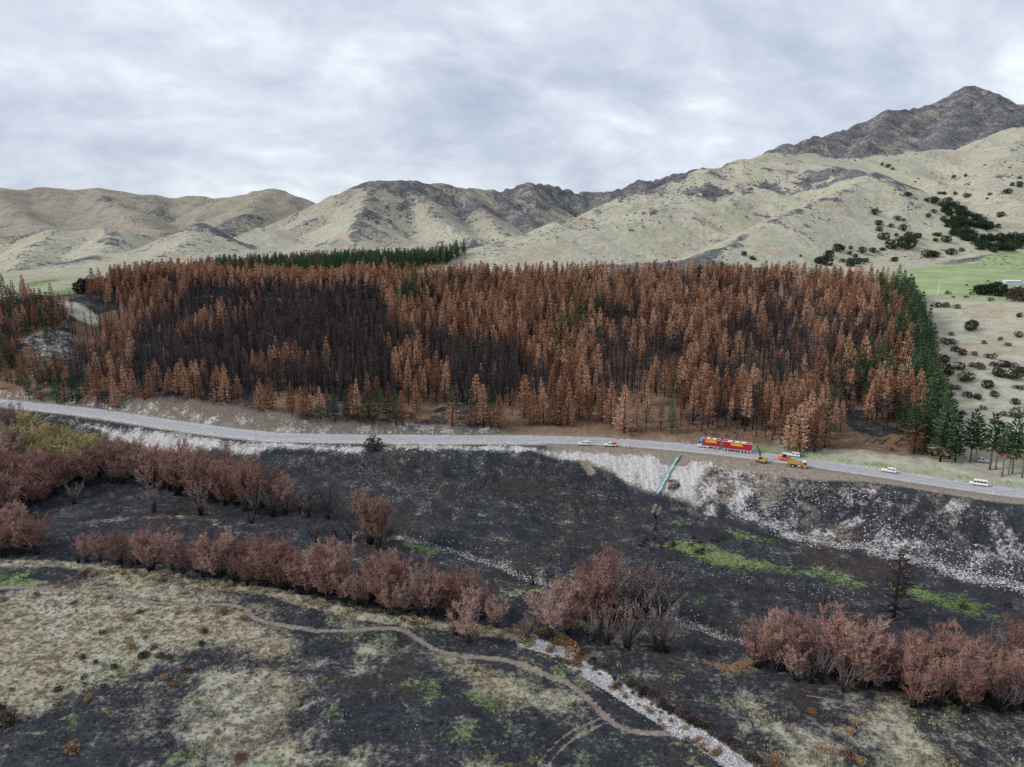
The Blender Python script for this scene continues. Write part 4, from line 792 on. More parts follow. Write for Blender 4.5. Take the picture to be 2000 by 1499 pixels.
fill(ZB([(424, 534), (560, 527), (700, 518), (800, 514), (905, 495), (912, 499), (800, 530), (700, 545), (560, 550), (424, 552)]), 6.0, lambda x, y: 'green' if rnd() < (.97 if x > -200 else .8) else 'brown', 14, 19)
# the nearest of each kind stand as trees of their own, the rest are one mass each
def big(p): return p[5] * PK[p[3]][p[4]].h / math.hypot(p[0], p[1])
by = {}
for p in PINES: by.setdefault(LBL[p[3]][0], []).append(p)
STUFF = {'scorched_pine': ('brown_pine_forest', 'mass of fire-scorched brown pines covering the slope and terrace'), 'charred_pine': ('charred_pine_forest', 'mass of burnt black pine poles on the middle slope'), 'green_pine': ('green_pine_forest', 'dark green pine wood on the terrace behind the burnt plantation'), 'singed_pine': ('singed_pine_forest', 'singed pines scattered through the plantation')}
for nm, L in by.items():
    def visible(p):
        px, py = to_px(p[0], p[1], p[2] + 0.8 * p[5] * PK[p[3]][p[4]].h); return -15 < px < 2015
    L = [p for p in L if visible(p)]
    L.sort(key=lambda p: -big(p))
    for x, y, z, k, v, s, r in L[:290]:
        lb = LBL[k]; wh = where_pine(x, y); hp = s * PK[k][v].h; full = lb[1] + ' ' + wh; full = (('tall ' if hp > 20.5 else 'short ' if hp < 15 else '') + full) if len(full.split()) < 16 else full; PK[k][v].place((x, y, z - 0.25), r, (s * U(.92, 1.08), s * U(.92, 1.08), s), nm, full, 'pine tree', lb[2] + ' ' + wh)
    rest = L[290:]
    if rest:
        kinds = sorted(set((p[3], p[4]) for p in rest)); ix = {k: i for i, k in enumerate(kinds)}
        scatter_stuff(STUFF[nm][0], [PK[a][b].joined for a, b in kinds], [(p[0], p[1], p[2] - 0.25) for p in rest], [p[6] for p in rest], [(p[5] * .98, p[5] * .98, p[5]) for p in rest], [ix[(p[3], p[4])] for p in rest], STUFF[nm][1], 'forest', RNG.normal(0, .025, (len(rest), 2)))
print('pines', len(PINES), {k: len(v) for k, v in by.items()})
# ------------------------------------------------------------------ willows
def addtri(acc, a, b, c, mi):
    acc[0].extend([a, b, c]); n = len(acc[0]); acc[1].append((n - 3, n - 2, n - 1)); acc[2].append(mi)
def willow(seed, h, spread, nst, nsec, ntw, nleaf, leaf=0.34, droop=0.0, char=0.3):
    random.seed(seed); tb = MB(); acc = ([], [], [])
    for i in range(nst):
        az = 6.283 * i / nst + U(-.4, .4); sp = spread * U(0.25, 1.0); hh = h * U(0.72, 1.0) * (1 - 0.22 * (sp / spread) ** 2); b0 = Vector((U(-.5, .5), U(-.5, .5), -0.3)); pts = []
        for k in range(8):
            u = k / 7; wob = 0.25 * math.sin(u * 5 + i) * u
            pts.append(b0 + Vector((math.cos(az + wob) * sp * u ** 1.15, math.sin(az + wob) * sp * u ** 1.15, hh * (u - 0.10 * u * u) / 0.9 + 0.3 * u)))
        r0 = U(0.10, 0.19); rad = [r0 * (1 - 0.85 * k / 7) for k in range(8)]; kc = max(1, int(round(7 * char * U(.7, 1.3))))
        tb.path(pts[:kc + 1], rad[:kc + 1], 4, 0)
        if kc < 7: tb.path(pts[kc:], rad[kc:], 4, 1)
        for j in range(nsec):
            u = U(0.14, 1.0) ** .8; f = u * 7 * .999; k = min(6, int(f)); p = pts[k].lerp(pts[k + 1], f - k); sd_ = (pts[k + 1] - pts[k]).normalized()
            d = (sd_ + Vector((U(-.8, .8), U(-.8, .8), U(-.2, .35))) + Vector((math.cos(az), math.sin(az), 0)) * 0.25).normalized(); ln = h * U(0.11, 0.22) * (1.15 - 0.5 * u)
            q = p + d * ln; m = p + d * ln * 0.5 + Vector((0, 0, 0.08 * ln)); s = d.cross(Vector((U(-1, 1), U(-1, 1), 1))).normalized() * 0.045
            addtri(acc, p - s, p + s, m, 2); addtri(acc, m - s * .6, m + s * .6, q, 2)
            for t in range(ntw):
                v = U(0.25, 1.05); b = p + d * ln * v; dd = (d * 0.8 + Vector((U(-.7, .7), U(-.7, .7), U(-.1, .9) - droop))).normalized(); l2 = U(0.45, 1.0); s2 = dd.cross(Vector((U(-1, 1), U(-1, 1), U(-1, 1)))).normalized() * 0.024
                addtri(acc, b - s2, b + s2, b + dd * l2, 1)
                for w in range(nleaf if rnd() < .4 + u else nleaf // 2):
                    c = b + dd * l2 * U(0.15, 1.1) + Vector((U(-.12, .12), U(-.12, .12), U(-.12, .12))); e = Vector((U(-1, 1), U(-1, 1), U(-.6, 1))).normalized(); e2 = e.cross(Vector((U(-1, 1), U(-1, 1), U(-1, 1)))).normalized(); z = leaf * U(.6, 1.2)
                    addtri(acc, c - e2 * z * .22, c + e2 * z * .22, c + e * z, 0)
    return tb, acc
class WKind(Kind):
    def __init__(s, name, tb, acc, tmats, cmats):
        s.name = name; s.h = 10.0; s.trunk, s.crown = 'trunk', 'crown'; s.tm = tb.mesh('trunk', list(tmats), True); s.cm = tri_mesh('crown', acc[0], acc[1], list(cmats), acc[2])
WR = [WKind('willow', *willow(300 + i, 10, sp, ns, 15, 9, 6, lf * .6), (M_TRUNK, M_WSTEM), (M_WRED, M_WRED, M_WSTEM)) for i, (sp, ns, lf) in enumerate([(3.6, 11, .34), (3.0, 10, .36), (4.2, 12, .33), (3.3, 9, .38), (2.6, 9, .36), (3.8, 10, .3)])]
WG = [WKind('willow', *willow(320 + i, 10, sp, ns, 9, 7, lf, .26), (M_TRUNK, M_WSTEM), (M_WRED if i else M_WGREY, M_WGREY, M_WSTEM)) for i, (sp, ns, lf) in enumerate([(3.4, 9, 1), (3.9, 11, 1), (3.0, 8, 1)])]
WO = [WKind('willow', *willow(340 + i, 10, sp, ns, 11, 7, 3, .36), (M_WSTEM, M_WSTEM), (M_WOLIVE, M_WOLIVE, M_WSTEM)) for i, (sp, ns) in enumerate([(3.8, 11), (3.2, 10)])]
WB = [WKind('willow', *willow(360 + i, 10, sp, ns, 6, 4, 0, char=.95), (M_TRUNK, M_TRUNK), (M_CHARN, M_CHARN, M_TRUNK)) for i, (sp, ns) in enumerate([(5.5, 9), (6.5, 8)])]
WLAB = {'r': ('russet_willow', 'russet-leaved scorched willow'), 'g': ('bare_willow', 'grey bare-twigged willow'), 'o': ('olive_willow', 'yellow-olive willow spared by the fire'), 'b': ('burnt_willow', 'burnt black many-stemmed willow skeleton')}
WSET = {'r': WR, 'g': WG, 'o': WO, 'b': WB}
WPOS = []
def put_willow(x, y, k, h, where, group):
    K = WSET[k]; nm, lb = WLAB[k]; s = h / 10.0 * 1.55; WPOS.append((x, y))
    K[random.randrange(len(K))].place((x, y, float(Hq(x, y)) - 0.15), U(0, 6.28), (s * U(.95, 1.2), s * U(.95, 1.2), s), nm, ('tall ' if h > 9.3 else 'low ' if h < 7.2 else '') * (len(where.split()) < 11) + lb + ' ' + where, 'willow', group)
def thicket(pts, sp, pick, h0, h1, where, group):
    P = np.array([tuple(G(*p))[:2] for p in pts]); a, b = np.meshgrid(np.arange(P[:, 0].min(), P[:, 0].max(), sp), np.arange(P[:, 1].min(), P[:, 1].max(), sp)); a = a.ravel() + RNG.uniform(-sp * .38, sp * .38, a.size); b = b.ravel() + RNG.uniform(-sp * .38, sp * .38, b.size); m = in_poly(a, b, P)
    for x, y in zip(a[m], b[m]):
        px, py = to_px(x, y, float(Hq(x, y))); k = pick(px, py)
        put_willow(x, y, k, U(h0, h1) * (0.9 if k == 'g' else 1) * U(.72, 1.08) * (1.15 if px < 38 and py < 930 else .90 if px < 215 and py < 935 else 1.04), where(px, py), group)
random.seed(11)
def pick_left(px, py):
    if px < 190 and py < 938 and px > 35: return 'o' if rnd() < .72 else 'g'
    if 120 < px < 190 and py < 935: return 'g' if rnd() < .5 else 'r'
    if px < 40 and py < 900: return 'g'
    if px > 590: return 'b' if rnd() < .45 else 'g'
    if px > 470: return 'r' if rnd() < .55 else 'g'
    return 'r' if rnd() < .85 else 'g'
thicket([(-60, 835), (30, 836), (70, 846), (130, 876), (200, 902), (300, 926), (420, 938), (520, 972), (600, 998), (655, 1018), (560, 1015), (480, 1006), (400, 988), (330, 968), (250, 950), (180, 948), (130, 965), (60, 998), (-60, 1015)], 5.0, pick_left, 8.5, 11.5, lambda px, py: 'in the thicket below the pale road bank' if px < 480 else 'at the end of the thicket above the burnt meadow', 'willow thicket below the road')
thicket([(-60, 1040), (40, 1045), (90, 1080), (40, 1098), (-60, 1095)], 4.2, lambda a, b: 'r' if rnd() < .7 else 'g', 6, 8.5, lambda a, b: 'at the edge of the burnt meadow', 'willows by the burnt meadow')
thicket([(140, 1088), (200, 1098), (310, 1100), (400, 1118), (480, 1118), (560, 1128), (640, 1142), (760, 1158), (850, 1168), (930, 1186), (1000, 1228), (985, 1238), (900, 1216), (800, 1205), (700, 1190), (600, 1170), (520, 1152), (420, 1136), (330, 1122), (260, 1112), (150, 1100)], 3.5, lambda px, py: ('g' if rnd() < .6 else 'r') if 800 < px < 960 and py < 1200 else ('r' if rnd() < .88 else 'g'), 6.0, 9.5, lambda px, py: 'in the long hedge behind the straw strip' if px < 700 else 'in the dense end of the hedge by the stream', 'long willow hedge')
thicket([(1462, 1292), (1540, 1285), (1640, 1298), (1700, 1322), (1780, 1328), (1850, 1305), (1950, 1300), (2060, 1295), (2060, 1398), (1960, 1400), (1880, 1400), (1800, 1398), (1750, 1384), (1690, 1352), (1600, 1352), (1530, 1334), (1470, 1308)], 3.9, lambda px, py: 'r' if rnd() < (.75 if py < 1340 else .45) else 'g', 7.0, 10.2, lambda px, py: 'in the clump beside the lone burnt pine' if px < 1740 else 'in the clump over the fallen pale branches', 'willow clump on the river flat')
for px, py, k, h, w in [(145, 985, 'g', 6.5, 'alone on the burnt meadow, the smallest one'), (300, 1000, 'g', 8, 'alone on the burnt meadow with spreading fork'), (392, 1006, 'g', 9, 'with pale trunk at the thicket edge'), (740, 1072, 'r', 11, 'of great size beside the stony bed'), (722, 1062, 'r', 12, 'of great size behind another at the stony bed'), (690, 1055, 'b', 7, 'sprawling beside the great willow'), (615, 1062, 'b', 8, 'leaning over the burnt meadow'), (490, 1022, 'b', 6, 'low by the meadow track'), (640, 1012, 'b', 10, 'standing by the thicket end'), (600, 1008, 'b', 9, 'standing inside the thicket end'), (655, 1052, 'b', 5, 'small, with upright stub by the great willow'), (915, 1254, 'r', 9, 'alone before the hedge end'), (890, 1240, 'g', 5, 'thin, before the hedge end'), (1168, 1200, 'r', 11, 'over the stony bed with pale stems'), (1195, 1206, 'g', 12, 'tall, over the stony bed'), (1225, 1206, 'g', 12, 'beside the stony bed with black feet'), (1245, 1207, 'b', 10, 'between grey willows by the stony bed'), (1262, 1208, 'g', 11, 'slender, by the stony bed'), (1290, 1208, 'b', 10, 'forked, at the end of the stony-bed group'), (1122, 1205, 'r', 9, 'low, before the stony-bed group'), (1145, 1215, 'r', 9, 'middle of three low ones before the stony bed'), (1170, 1222, 'r', 8, 'spreading, before the stony bed'), (1072, 1245, 'r', 10, 'alone between hedge and stony bed'), (1110, 1240, 'r', 7, 'small, before the stony-bed group'), (1158, 1252, 'g', 7, 'low, before the russet group'), (1186, 1258, 'g', 8, 'with black foot before the russet group'), (1226, 1266, 'g', 9, 'many-stemmed on the black flat'), (1284, 1272, 'g', 11, 'large and spreading on the black flat'), (1302, 1274, 'g', 7, 'leaning at the edge of the spreading willow'), (1030, 1250, 'g', 5, 'small, where the gravel bed begins'), (1040, 1142, 'b', 5, 'curling like a claw beside the stony bed'), (1385, 1278, 'b', 4, 'of two black prongs on the black flat'), (1608, 1190, 'b', 6, 'thin, with upright stems beside the green strip'), (1180, 1170, 'r', 10, 'behind the stony bed')]:
    g = G(px, py); put_willow(g.x, g.y, k, h, w, {'r': 'single russet willows', 'g': 'single bare willows', 'b': 'burnt willow skeletons', 'o': 'olive willows'}[k])

# ------------------------------------------------------------------ bushes
def bush(seed, n, leaf, lobes=4, flat=0.8, stems=5):
    random.seed(seed); acc = ([], [], []); tb = MB(); L = [(Vector((U(-.45, .45), U(-.45, .45), U(.28, .62) * flat)), U(.32, .5)) for _ in range(lobes)]
    for i in range(stems):
        c = L[i % lobes][0]; tb.tube((0, 0, -0.08), c, 0.03, 0.012, 3, 0, False)
    for i in range(n):
        c, r = L[i % lobes]; d = Vector((random.gauss(0, 1), random.gauss(0, 1), random.gauss(0, 1))).normalized(); p = c + Vector((d.x, d.y, d.z * flat)) * r * U(.6, 1.05) ** .5
        p.z = max(p.z, 0.02); e = (d + Vector((U(-1, 1), U(-1, 1), U(-.5, 1)))).normalized(); e2 = e.cross(Vector((U(-1, 1), U(-1, 1), U(-1, 1)))).normalized() * leaf * .4
        addtri(acc, p - e2, p + e2, p + e * leaf * U(.7, 1.3), 0)
    return tb, acc
class BKind(Kind):
    def __init__(s, name, tb, acc, m, sm): Kind.__init__(s, name, tb, acc, sm, (m,), 'stem', 'foliage')
B_GREEN = [BKind('hill_bush', *bush(400 + i, 420, .17, 5, .95), M_DKGREEN, M_TRUNK) for i in range(4)]
B_GORSE = [BKind('gorse_bush', *bush(410 + i, 300, .16, 4, .75), M_GORSE, M_SCRUB) for i in range(3)]
B_SCRUB = [BKind('scrub_bush', *bush(420 + i, 260, .20, 4, .9, 7), M_SCRUB, M_TRUNK) for i in range(3)]
B_TUSS = [BKind('tussock', *bush(430 + i, 130, .42, 3, .5, 1), M_TUSS, M_GORSE) for i in range(2)]
def put_bush(K, px, py, d, name, label, cat, group):
    g = G(px, py); K = K[random.randrange(len(K))]
    return K.place((g.x, g.y, g.z - 0.05 * d), U(0, 6.28), (d * U(.85, 1.15), d * U(.85, 1.15), d * U(.8, 1.1)), name, label, cat, group)
random.seed(21)
HILLB = [(735, 1215, 50), (690, 1258, 60), (670, 1250, 50), (780, 1168, 45), (815, 1160, 30), (870, 1158, 24), (865, 1192, 24), (905, 1212, 30), (935, 1180, 40), (820, 1242, 26), (870, 1250, 40), (890, 1270, 46), (930, 1250, 40), (975, 1242, 34), (1022, 1178, 34), (1078, 1166, 26), (1158, 1152, 60), (1160, 1238, 32), (1245, 1155, 85), (1280, 1115, 60), (1210, 1098, 34), (1255, 1078, 36), (1300, 1082, 40), (1168, 1076, 24), (1090, 1095, 48), (1055, 1040, 34), (1205, 1032, 42), (1053, 1000, 42), (1128, 1013, 34), (1168, 966, 36), (1218, 970, 22), (1020, 932, 44), (1240, 812, 40), (1380, 1208, 50), (1410, 1208, 50), (1530, 1195, 42), (1590, 1172, 28), (1485, 1110, 50), (1415, 1105, 26), (1425, 1070, 26), (1450, 1072, 24), (1378, 944, 30), (1410, 920, 30), (1400, 855, 50), (1430, 850, 40), (1370, 848, 30), (1480, 800, 30), (1452, 800, 26), (1550, 802, 28), (1625, 822, 46), (1760, 832, 20), (1778, 804, 28), (1885, 796, 54), (1850, 944, 46), (1835, 1018, 30), (170, 1196, 26), (228, 1224, 24), (248, 1228, 18), (545, 1206, 16), (755, 655, 18), (1110, 625, 36), (1075, 612, 26), (1140, 640, 26), (1545, 690, 30), (1620, 685, 30), (1745, 612, 16), (1905, 630, 16), (1975, 700, 24), (1640, 740, 14), (1920, 745, 40), (1960, 752, 50), (1310, 700, 12), (1290, 722, 14), (1400, 665, 12), (900, 582, 12), (1300, 540, 10), (1180, 580, 10)]
for x, y, d in HILLB: put_bush(B_GREEN, 1400 + x / 3.333, 140 + y / 3.333, max(2.0, d / 3.333 / 1400 * 820), 'hill_bush', ('large ' if d > 40 else 'small ' if d < 25 else '') + 'dark green bush standing on the pale tussock hillside', 'bush', 'dark bushes dotted over the hillside')
for poly, n in (([(1450, 865), (1520, 855), (1610, 905), (1700, 955), (1820, 1030), (1780, 1040), (1650, 1015), (1560, 1005), (1480, 935)], 55), ([(1460, 965), (1560, 995), (1640, 1025), (1700, 1075), (1800, 1095), (1920, 1078), (2010, 1085), (2010, 1155), (1900, 1170), (1800, 1180), (1700, 1165), (1650, 1105), (1520, 1065), (1490, 1015)], 85)):
    P = np.array(poly); k = 0
    while k < n:
        x, y = U(P[:, 0].min(), P[:, 0].max()), U(P[:, 1].min(), P[:, 1].max())
        if in_poly(np.array(x), np.array(y), P): put_bush(B_GREEN, 1400 + x / 3.333, 140 + y / 3.333, U(5, 8.5), 'hill_bush', 'dark green bush packed into the gully scrub above the green paddock', 'bush', 'gully scrub above the green paddock'); k += 1
for px, py, d, K in [(1790, 597, 3.4, 'S'), (1832, 600, 4.2, 'S'), (1846, 600, 4, 'S'), (1870, 603, 3.6, 'S'), (1820, 599, 1.6, 'S'), (1850, 575, 2.6, 'S'), (1862, 582, 1.8, 'S'), (1888, 582, 2, 'S'), (1936, 588, 2.6, 'S'), (1895, 645, 6.5, 'G'), (1853, 672, 4.2, 'S'), (1858, 655, 2.4, 'S'), (1990, 620, 2.8, 'G'), (1990, 658, 3.4, 'S'), (1865, 687, 3.6, 'S'), (1877, 693, 4, 'S'), (1955, 665, 2.4, 'S'), (1922, 672, 2.4, 'S'), (1968, 676, 2.4, 'S'), (1933, 700, 4, 'S'), (1943, 716, 3.6, 'S'), (1958, 717, 4, 'S'), (1975, 717, 3.6, 'S'), (1948, 735, 5, 'G'), (1981, 740, 5, 'G'), (1838, 705, 5, 'S'), (1846, 730, 5.5, 'S'), (1870, 722, 4, 'S'), (1913, 720, 4, 'S'), (1887, 745, 4.5, 'G'), (1900, 717, 2.6, 'S'), (1925, 757, 4, 'G'), (1940, 775, 3, 'S'), (1903, 695, 2.6, 'S'), (1995, 730, 4.5, 'G'), (1865, 760, 3, 'S'), (1890, 775, 3.4, 'S'), (1910, 780, 3, 'G'), (1979, 790, 3, 'G'), (1960, 812, 2.6, 'S'), (1985, 815, 4.5, 'S'), (1945, 828, 2.6, 'S'), (1990, 760, 3, 'S'), (1860, 790, 2.4, 'S'), (1880, 810, 2.2, 'S'), (1920, 800, 2.4, 'S')]:
    if K == 'G': put_bush(B_GREEN, px, py, d, 'slope_bush', 'green bush on the straw slope beside the plantation edge', 'bush', 'green bushes on the straw slope')
    else: put_bush(B_SCRUB, px, py, d, 'slope_scrub', 'dark brown scrub bush on the straw slope beside the plantation edge', 'bush', 'brown scrub on the straw slope')
for i, (px, py, d) in enumerate([(1912, 576, 8), (1921, 577, 8.5), (1931, 577, 9), (1941, 577, 8.5), (1951, 577, 9)]): put_bush(B_GREEN, px, py, d, 'round_tree', 'round dark tree in the short row at the paddock fence', 'tree', 'row of round trees at the paddock fence')
for px, py, d in [(1968, 577, 5), (1980, 584, 8), (1992, 588, 9), (2000, 582, 9)]: put_bush(B_SCRUB, px, py, d, 'paddock_scrub', 'grey-brown scrub clump past the round trees at the paddock edge', 'bush', 'scrub at the paddock edge')
put_bush(B_SCRUB, 735, 876, 5.5, 'roadside_bush', 'single brown bush on the crest of the burnt slope beside the road', 'bush', None)
for px, py, d in [(167, 573, 12), (180, 570, 14), (172, 566, 10)]: put_bush(B_SCRUB, px, py, d, 'burnt_tree', 'sooty dark tree on the terrace beyond the black field', 'tree', 'sooty trees beyond the black field')
# gorse and scrub of the flats
FG = [(930, 425, 2.2), (665, 92, 1.6), (415, 174, 1.2), (435, 240, 1.3), (540, 298, 1.2), (715, 250, 1.3), (800, 260, 1.5), (1335, 155, 1.5), (1380, 225, 1.2), (1640, 372, 2), (1790, 420, 1.7), (1040, 360, 1.6), (1310, 364, 1.4), (1425, 354, 1.4), (550, 1370, 2.6), (1215, 840, 1.6), (1370, 785, 1.4), (955, 625, 1.7), (640, 1000, 1.4), (1450, 1035, 1.3), (1780, 1440, 1.9), (1270, 905, 1.5), (1065, 548, 1.0), (20, 280, 1.4), (270, 240, 1.3), (830, 165, 1.1), (1600, 1240, 1.2), (1640, 1310, 1.7), (590, 75, 1.4), (1190, 95, 1.4)]
for x, y, d in FG: put_bush(B_GORSE, x / 3.756, 1100 + y / 3.756, d, 'gorse_bush', 'scorched orange-brown gorse bush on the dry grass flat', 'bush', 'scorched gorse on the grass flat')
for x, y, d in [(430, 945, 1.6), (1040, 695, 1.6), (1070, 690, 1.8), (1170, 690, 1.6), (1190, 695, 1.6), (1245, 695, 1.2), (1500, 515, 1.4), (750, 520, 1.3), (700, 730, 1), (610, 700, 1.1), (615, 845, 1.1), (90, 935, 1), (1130, 630, 1.2), (40, 1205, 3), (70, 1180, 2.2), (1480, 600, 1.3), (840, 770, 1.2), (1420, 680, 1.1), (760, 910, 1.1), (15, 1090, 2)]: put_bush(B_SCRUB, x / 3.756, 1100 + y / 3.756, d, 'scrub_bush', 'small dark charred shrub on the dry grass flat', 'bush', 'charred shrubs on the grass flat')
SB = np.array(STREAM_B)
for i in range(46):
    k = random.randrange(6, len(SB) - 14); a, b = SB[k], SB[k + 1]; t = (b - a) / np.linalg.norm(b - a); o = U(-2.6, 2.9); p = a + np.array([-t[1], t[0]]) * o; x, y = to_px(p[0], p[1], float(Hq(*p)))
    put_bush(B_GORSE if o < 1.8 else B_SCRUB, x, y, U(.7, 1.3), 'stream_tussock', 'small orange-brown dead shrub growing in the white gravel bed' if o < 1.8 else 'dark dead shrub on the far edge of the white gravel bed', 'shrub', 'shrubs in the gravel bed' if o < 1.8 else 'dark shrubs along the gravel bed')
for i in range(48):
    k = random.randrange(8, len(SB) - 8); a, b = SB[k], SB[k + 1]; t = (b - a) / np.linalg.norm(b - a); o = U(2.8, 4.3); p = a + np.array([-t[1], t[0]]) * o; x, y = to_px(p[0], p[1], float(Hq(*p)))
    put_bush(B_SCRUB, x, y, U(.9, 1.7), 'stream_scrub', 'dark dead shrub on the far edge of the white gravel bed', 'shrub', 'dark shrubs along the gravel bed')
for px, py, d in [(1085, 1258, 2.4), (1072, 1272, 1.8), (1100, 1250, 1.9), (1112, 1262, 2.4), (1122, 1280, 2.6), (1130, 1292, 1.8), (1108, 1295, 2), (1125, 1300, 2), (1090, 1290, 1.4), (1060, 1235, 1.6), (1010, 1240, 2), (1022, 1232, 2.2), (1005, 1230, 1.6)]: put_bush(B_GORSE, px, py, d, 'gorse_bush', 'scorched orange-brown gorse where the white gravel bed begins', 'bush', 'gorse at the head of the gravel bed')
for px, py, d in [(1625, 1475, 2), (1660, 1480, 2.2), (1678, 1490, 1.8), (1605, 1465, 1.4), (1585, 1395, 1.5), (1560, 1375, 1.2), (1540, 1430, 1.2), (1520, 1480, 1.6), (1505, 1492, 2), (1660, 1430, 1.3), (1668, 1410, 1.6), (1610, 1405, 1.2), (870, 1300, 1.2), (930, 1310, 1.1), (960, 1322, 1.1), (700, 1290, .9), (545, 1262, 1), (548, 1280, 1), (633, 1328, 1)]: put_bush(B_GORSE, px, py, d, 'gorse_bush', 'scorched brown gorse bush on the greyish grass patch', 'bush', 'gorse on the grass patches')
# hedge-foot straw tussocks, charred stubs near the green strip
for i in range(90):
    k = random.randrange(len(STRAWLINE) - 1); p = STRAWLINE[k] + (STRAWLINE[k + 1] - STRAWLINE[k]) * rnd() + np.array([U(-.6, .6), U(-1.6, 2.2)]); x, y = to_px(p[0], p[1], float(Hq(*p)))
    put_bush(B_TUSS if rnd() < .7 else B_GORSE, x, y, U(.8, 1.7), 'straw_tussock', 'straw-yellow tussock in the strip at the foot of the willow hedge', 'grass tuft', 'tussocks at the hedge foot')
for i in range(26):
    put_bush(B_SCRUB, U(1235, 1420), U(1050, 1085), U(.8, 1.4), 'charred_tussock', 'black charred tussock stump beside the lush green strip', 'grass tuft', 'charred tussocks by the green strip')
for px, py, d in [(1881, 1188, 2), (1967, 1184, 1.8)]: put_bush(B_SCRUB, px, py, d, 'charred_stump', 'black burnt stump bush at the lower edge of the green strip', 'stump', 'burnt stumps by the green strip')

# ------------------------------------------------------------------ single trees of the burnt flat
def lone_pine():
    random.seed(77); tb = MB(); h = 21.0; tb.path([(0, 0, -.4), (.05, 0, 4), (.0, .1, 9), (.15, 0, 14), (.1, 0, 18), (.05, 0, h)], [.55, .42, .34, .24, .14, .04], 8); acc = ([], [], [])
    for i in range(110):
        z = h * (0.10 + 0.88 * i / 110); az = U(0, 6.28); ln = (7.2 * (1 - z / h) ** .7 + .6) * U(.5, 1.1); up = U(-.05, .5); d = Vector((math.cos(az), math.sin(az), up)).normalized(); p = Vector((0, 0, z)); m = p + d * ln * .55 + Vector((0, 0, -.04 * ln)); q = p + d * ln
        tb.path([p, m, q], [.19 * (1.2 - z / h), .12 * (1.2 - z / h), .045], 4)
        for j in range(16):
            u = U(.3, 1); b = p + d * ln * u; dd = (d + Vector((U(-.8, .8), U(-.8, .8), U(-.5, .5)))).normalized(); s = dd.cross(Vector((U(-1, 1), U(-1, 1), U(-1, 1)))).normalized() * .085; addtri(acc, b - s, b + s, b + dd * U(.4, 1.2), 0)
        if z > h * .68:
            for j in range(10): tris(acc, p + d * ln * U(.4, 1), d, .7, .4, 1, 1)
    return Kind('burnt_pine', tb, acc, M_TRUNK, (M_TRUNK, M_DULL), 'trunk', 'branches')
g = G(1745, 1210); lone_pine().place(tuple(g), 0.3, 1.0, 'burnt_pine', 'lone burnt pine with straight black trunk on the black river flat', 'pine tree', None)
def cabbage_tree():
    random.seed(5); tb = MB(); acc = ([], [], []); tb.path([(0, 0, -.3), (.1, 0, 2.5), (0, .1, 4.2)], [.34, .28, .22], 7)
    for i in range(9):
        az = i * .7; e = Vector((math.cos(az) * U(.5, 1.7), math.sin(az) * U(.5, 1.7), U(5.6, 8.6))); tb.path([(0, .1, 3.9), Vector((0, .1, 3.9)).lerp(e, .55) + Vector((math.cos(az) * .25, math.sin(az) * .25, 0)), e], [.17, .13, .1], 5)
        for j in range(70):
            d = Vector((random.gauss(0, 1), random.gauss(0, 1), random.gauss(.1, 1))).normalized(); s = d.cross(Vector((0, 0, 1))); s = s.normalized() * .07 if s.length > .01 else Vector((.07, 0, 0)); addtri(acc, e - s, e + s, e + d * U(.6, 1.0), 0)
    return Kind('cabbage_tree', tb, acc, M_TRUNK, (M_TUSS,), 'trunk', 'leaf_heads')
g = G(1280, 1036); cabbage_tree().place(tuple(g), 0, 1.05, 'cabbage_tree', 'cabbage tree with black trunk and straw-coloured leaf heads below the scree', 'tree', None)
def dead_branch(seed, ln):
    random.seed(seed); tb = MB(); a = [Vector((0, 0, .12)), Vector((ln * .4, .25, .5)), Vector((ln * .75, -.1, .7)), Vector((ln, .2, .35))]; tb.path(a, [.11, .08, .05, .02], 5)
    for i in range(7):
        u = U(.15, .9); k = min(2, int(u * 3)); p = a[k].lerp(a[k + 1], u * 3 - k); d = Vector((U(.2, 1), U(-1, 1), U(-.1, .6))).normalized() * ln * U(.15, .35); q = p + d; q.z = max(q.z, .03); tb.path([p, p.lerp(q, .5) + Vector((0, 0, .1)), q], [.05, .035, .012], 4)
    return tb
for i, (px, py, ln, rz, lb) in enumerate([(1575, 1360, 7, -.5, 'bleached fallen branch lying below the russet willow clump, the longer one'), (1612, 1375, 5.5, -.1, 'bleached fallen branch with curved tip below the russet willow clump'), (1640, 1385, 4, -1.0, 'bleached short branch end beside the straw patch'), (1822, 1372, 6, .55, 'pale thin fallen branch leaning under the willow clump'), (640, 1060, 4, .2, 'charred fallen branch beside the sprawling burnt willow')]):
    g = G(px, py); o = dead_branch(500 + i, ln).build('fallen_branch', M_WSTEM if i < 4 else M_TRUNK, None, True); o.location = tuple(g); o.rotation_euler = (0, 0, rz); tag(o, lb, 'branch')
# fallen poles in the burnt clearing beside the road
for i, (px, py, ln, rz) in enumerate([(1690, 862, 9, .7), (1705, 866, 8, .8), (1720, 868, 10, .75), (1745, 868, 11, .6), (1765, 870, 9, .5), (1430, 872, 5, .1), (800, 815, 7, 1.2)]):
    g = G(px, py); a = g; q = Vector((g.x + math.cos(rz) * ln, g.y + math.sin(rz) * ln, 0)); q.z = float(Hq(q.x, q.y)) + .5; mb = MB(); mb.tube((0, 0, .12), q - g, .16, .07, 6); o = mb.build('fallen_log', M_TRUNK, None, True); o.location = tuple(g); tag(o, 'charred pine pole felled by the fire in the burnt clearing above the road' if i < 5 else ('charred short log on the bank beside the red truck' if i == 5 else 'charred log on the bare gully slope'), 'log', 'felled poles in the clearing' if i < 5 else None)

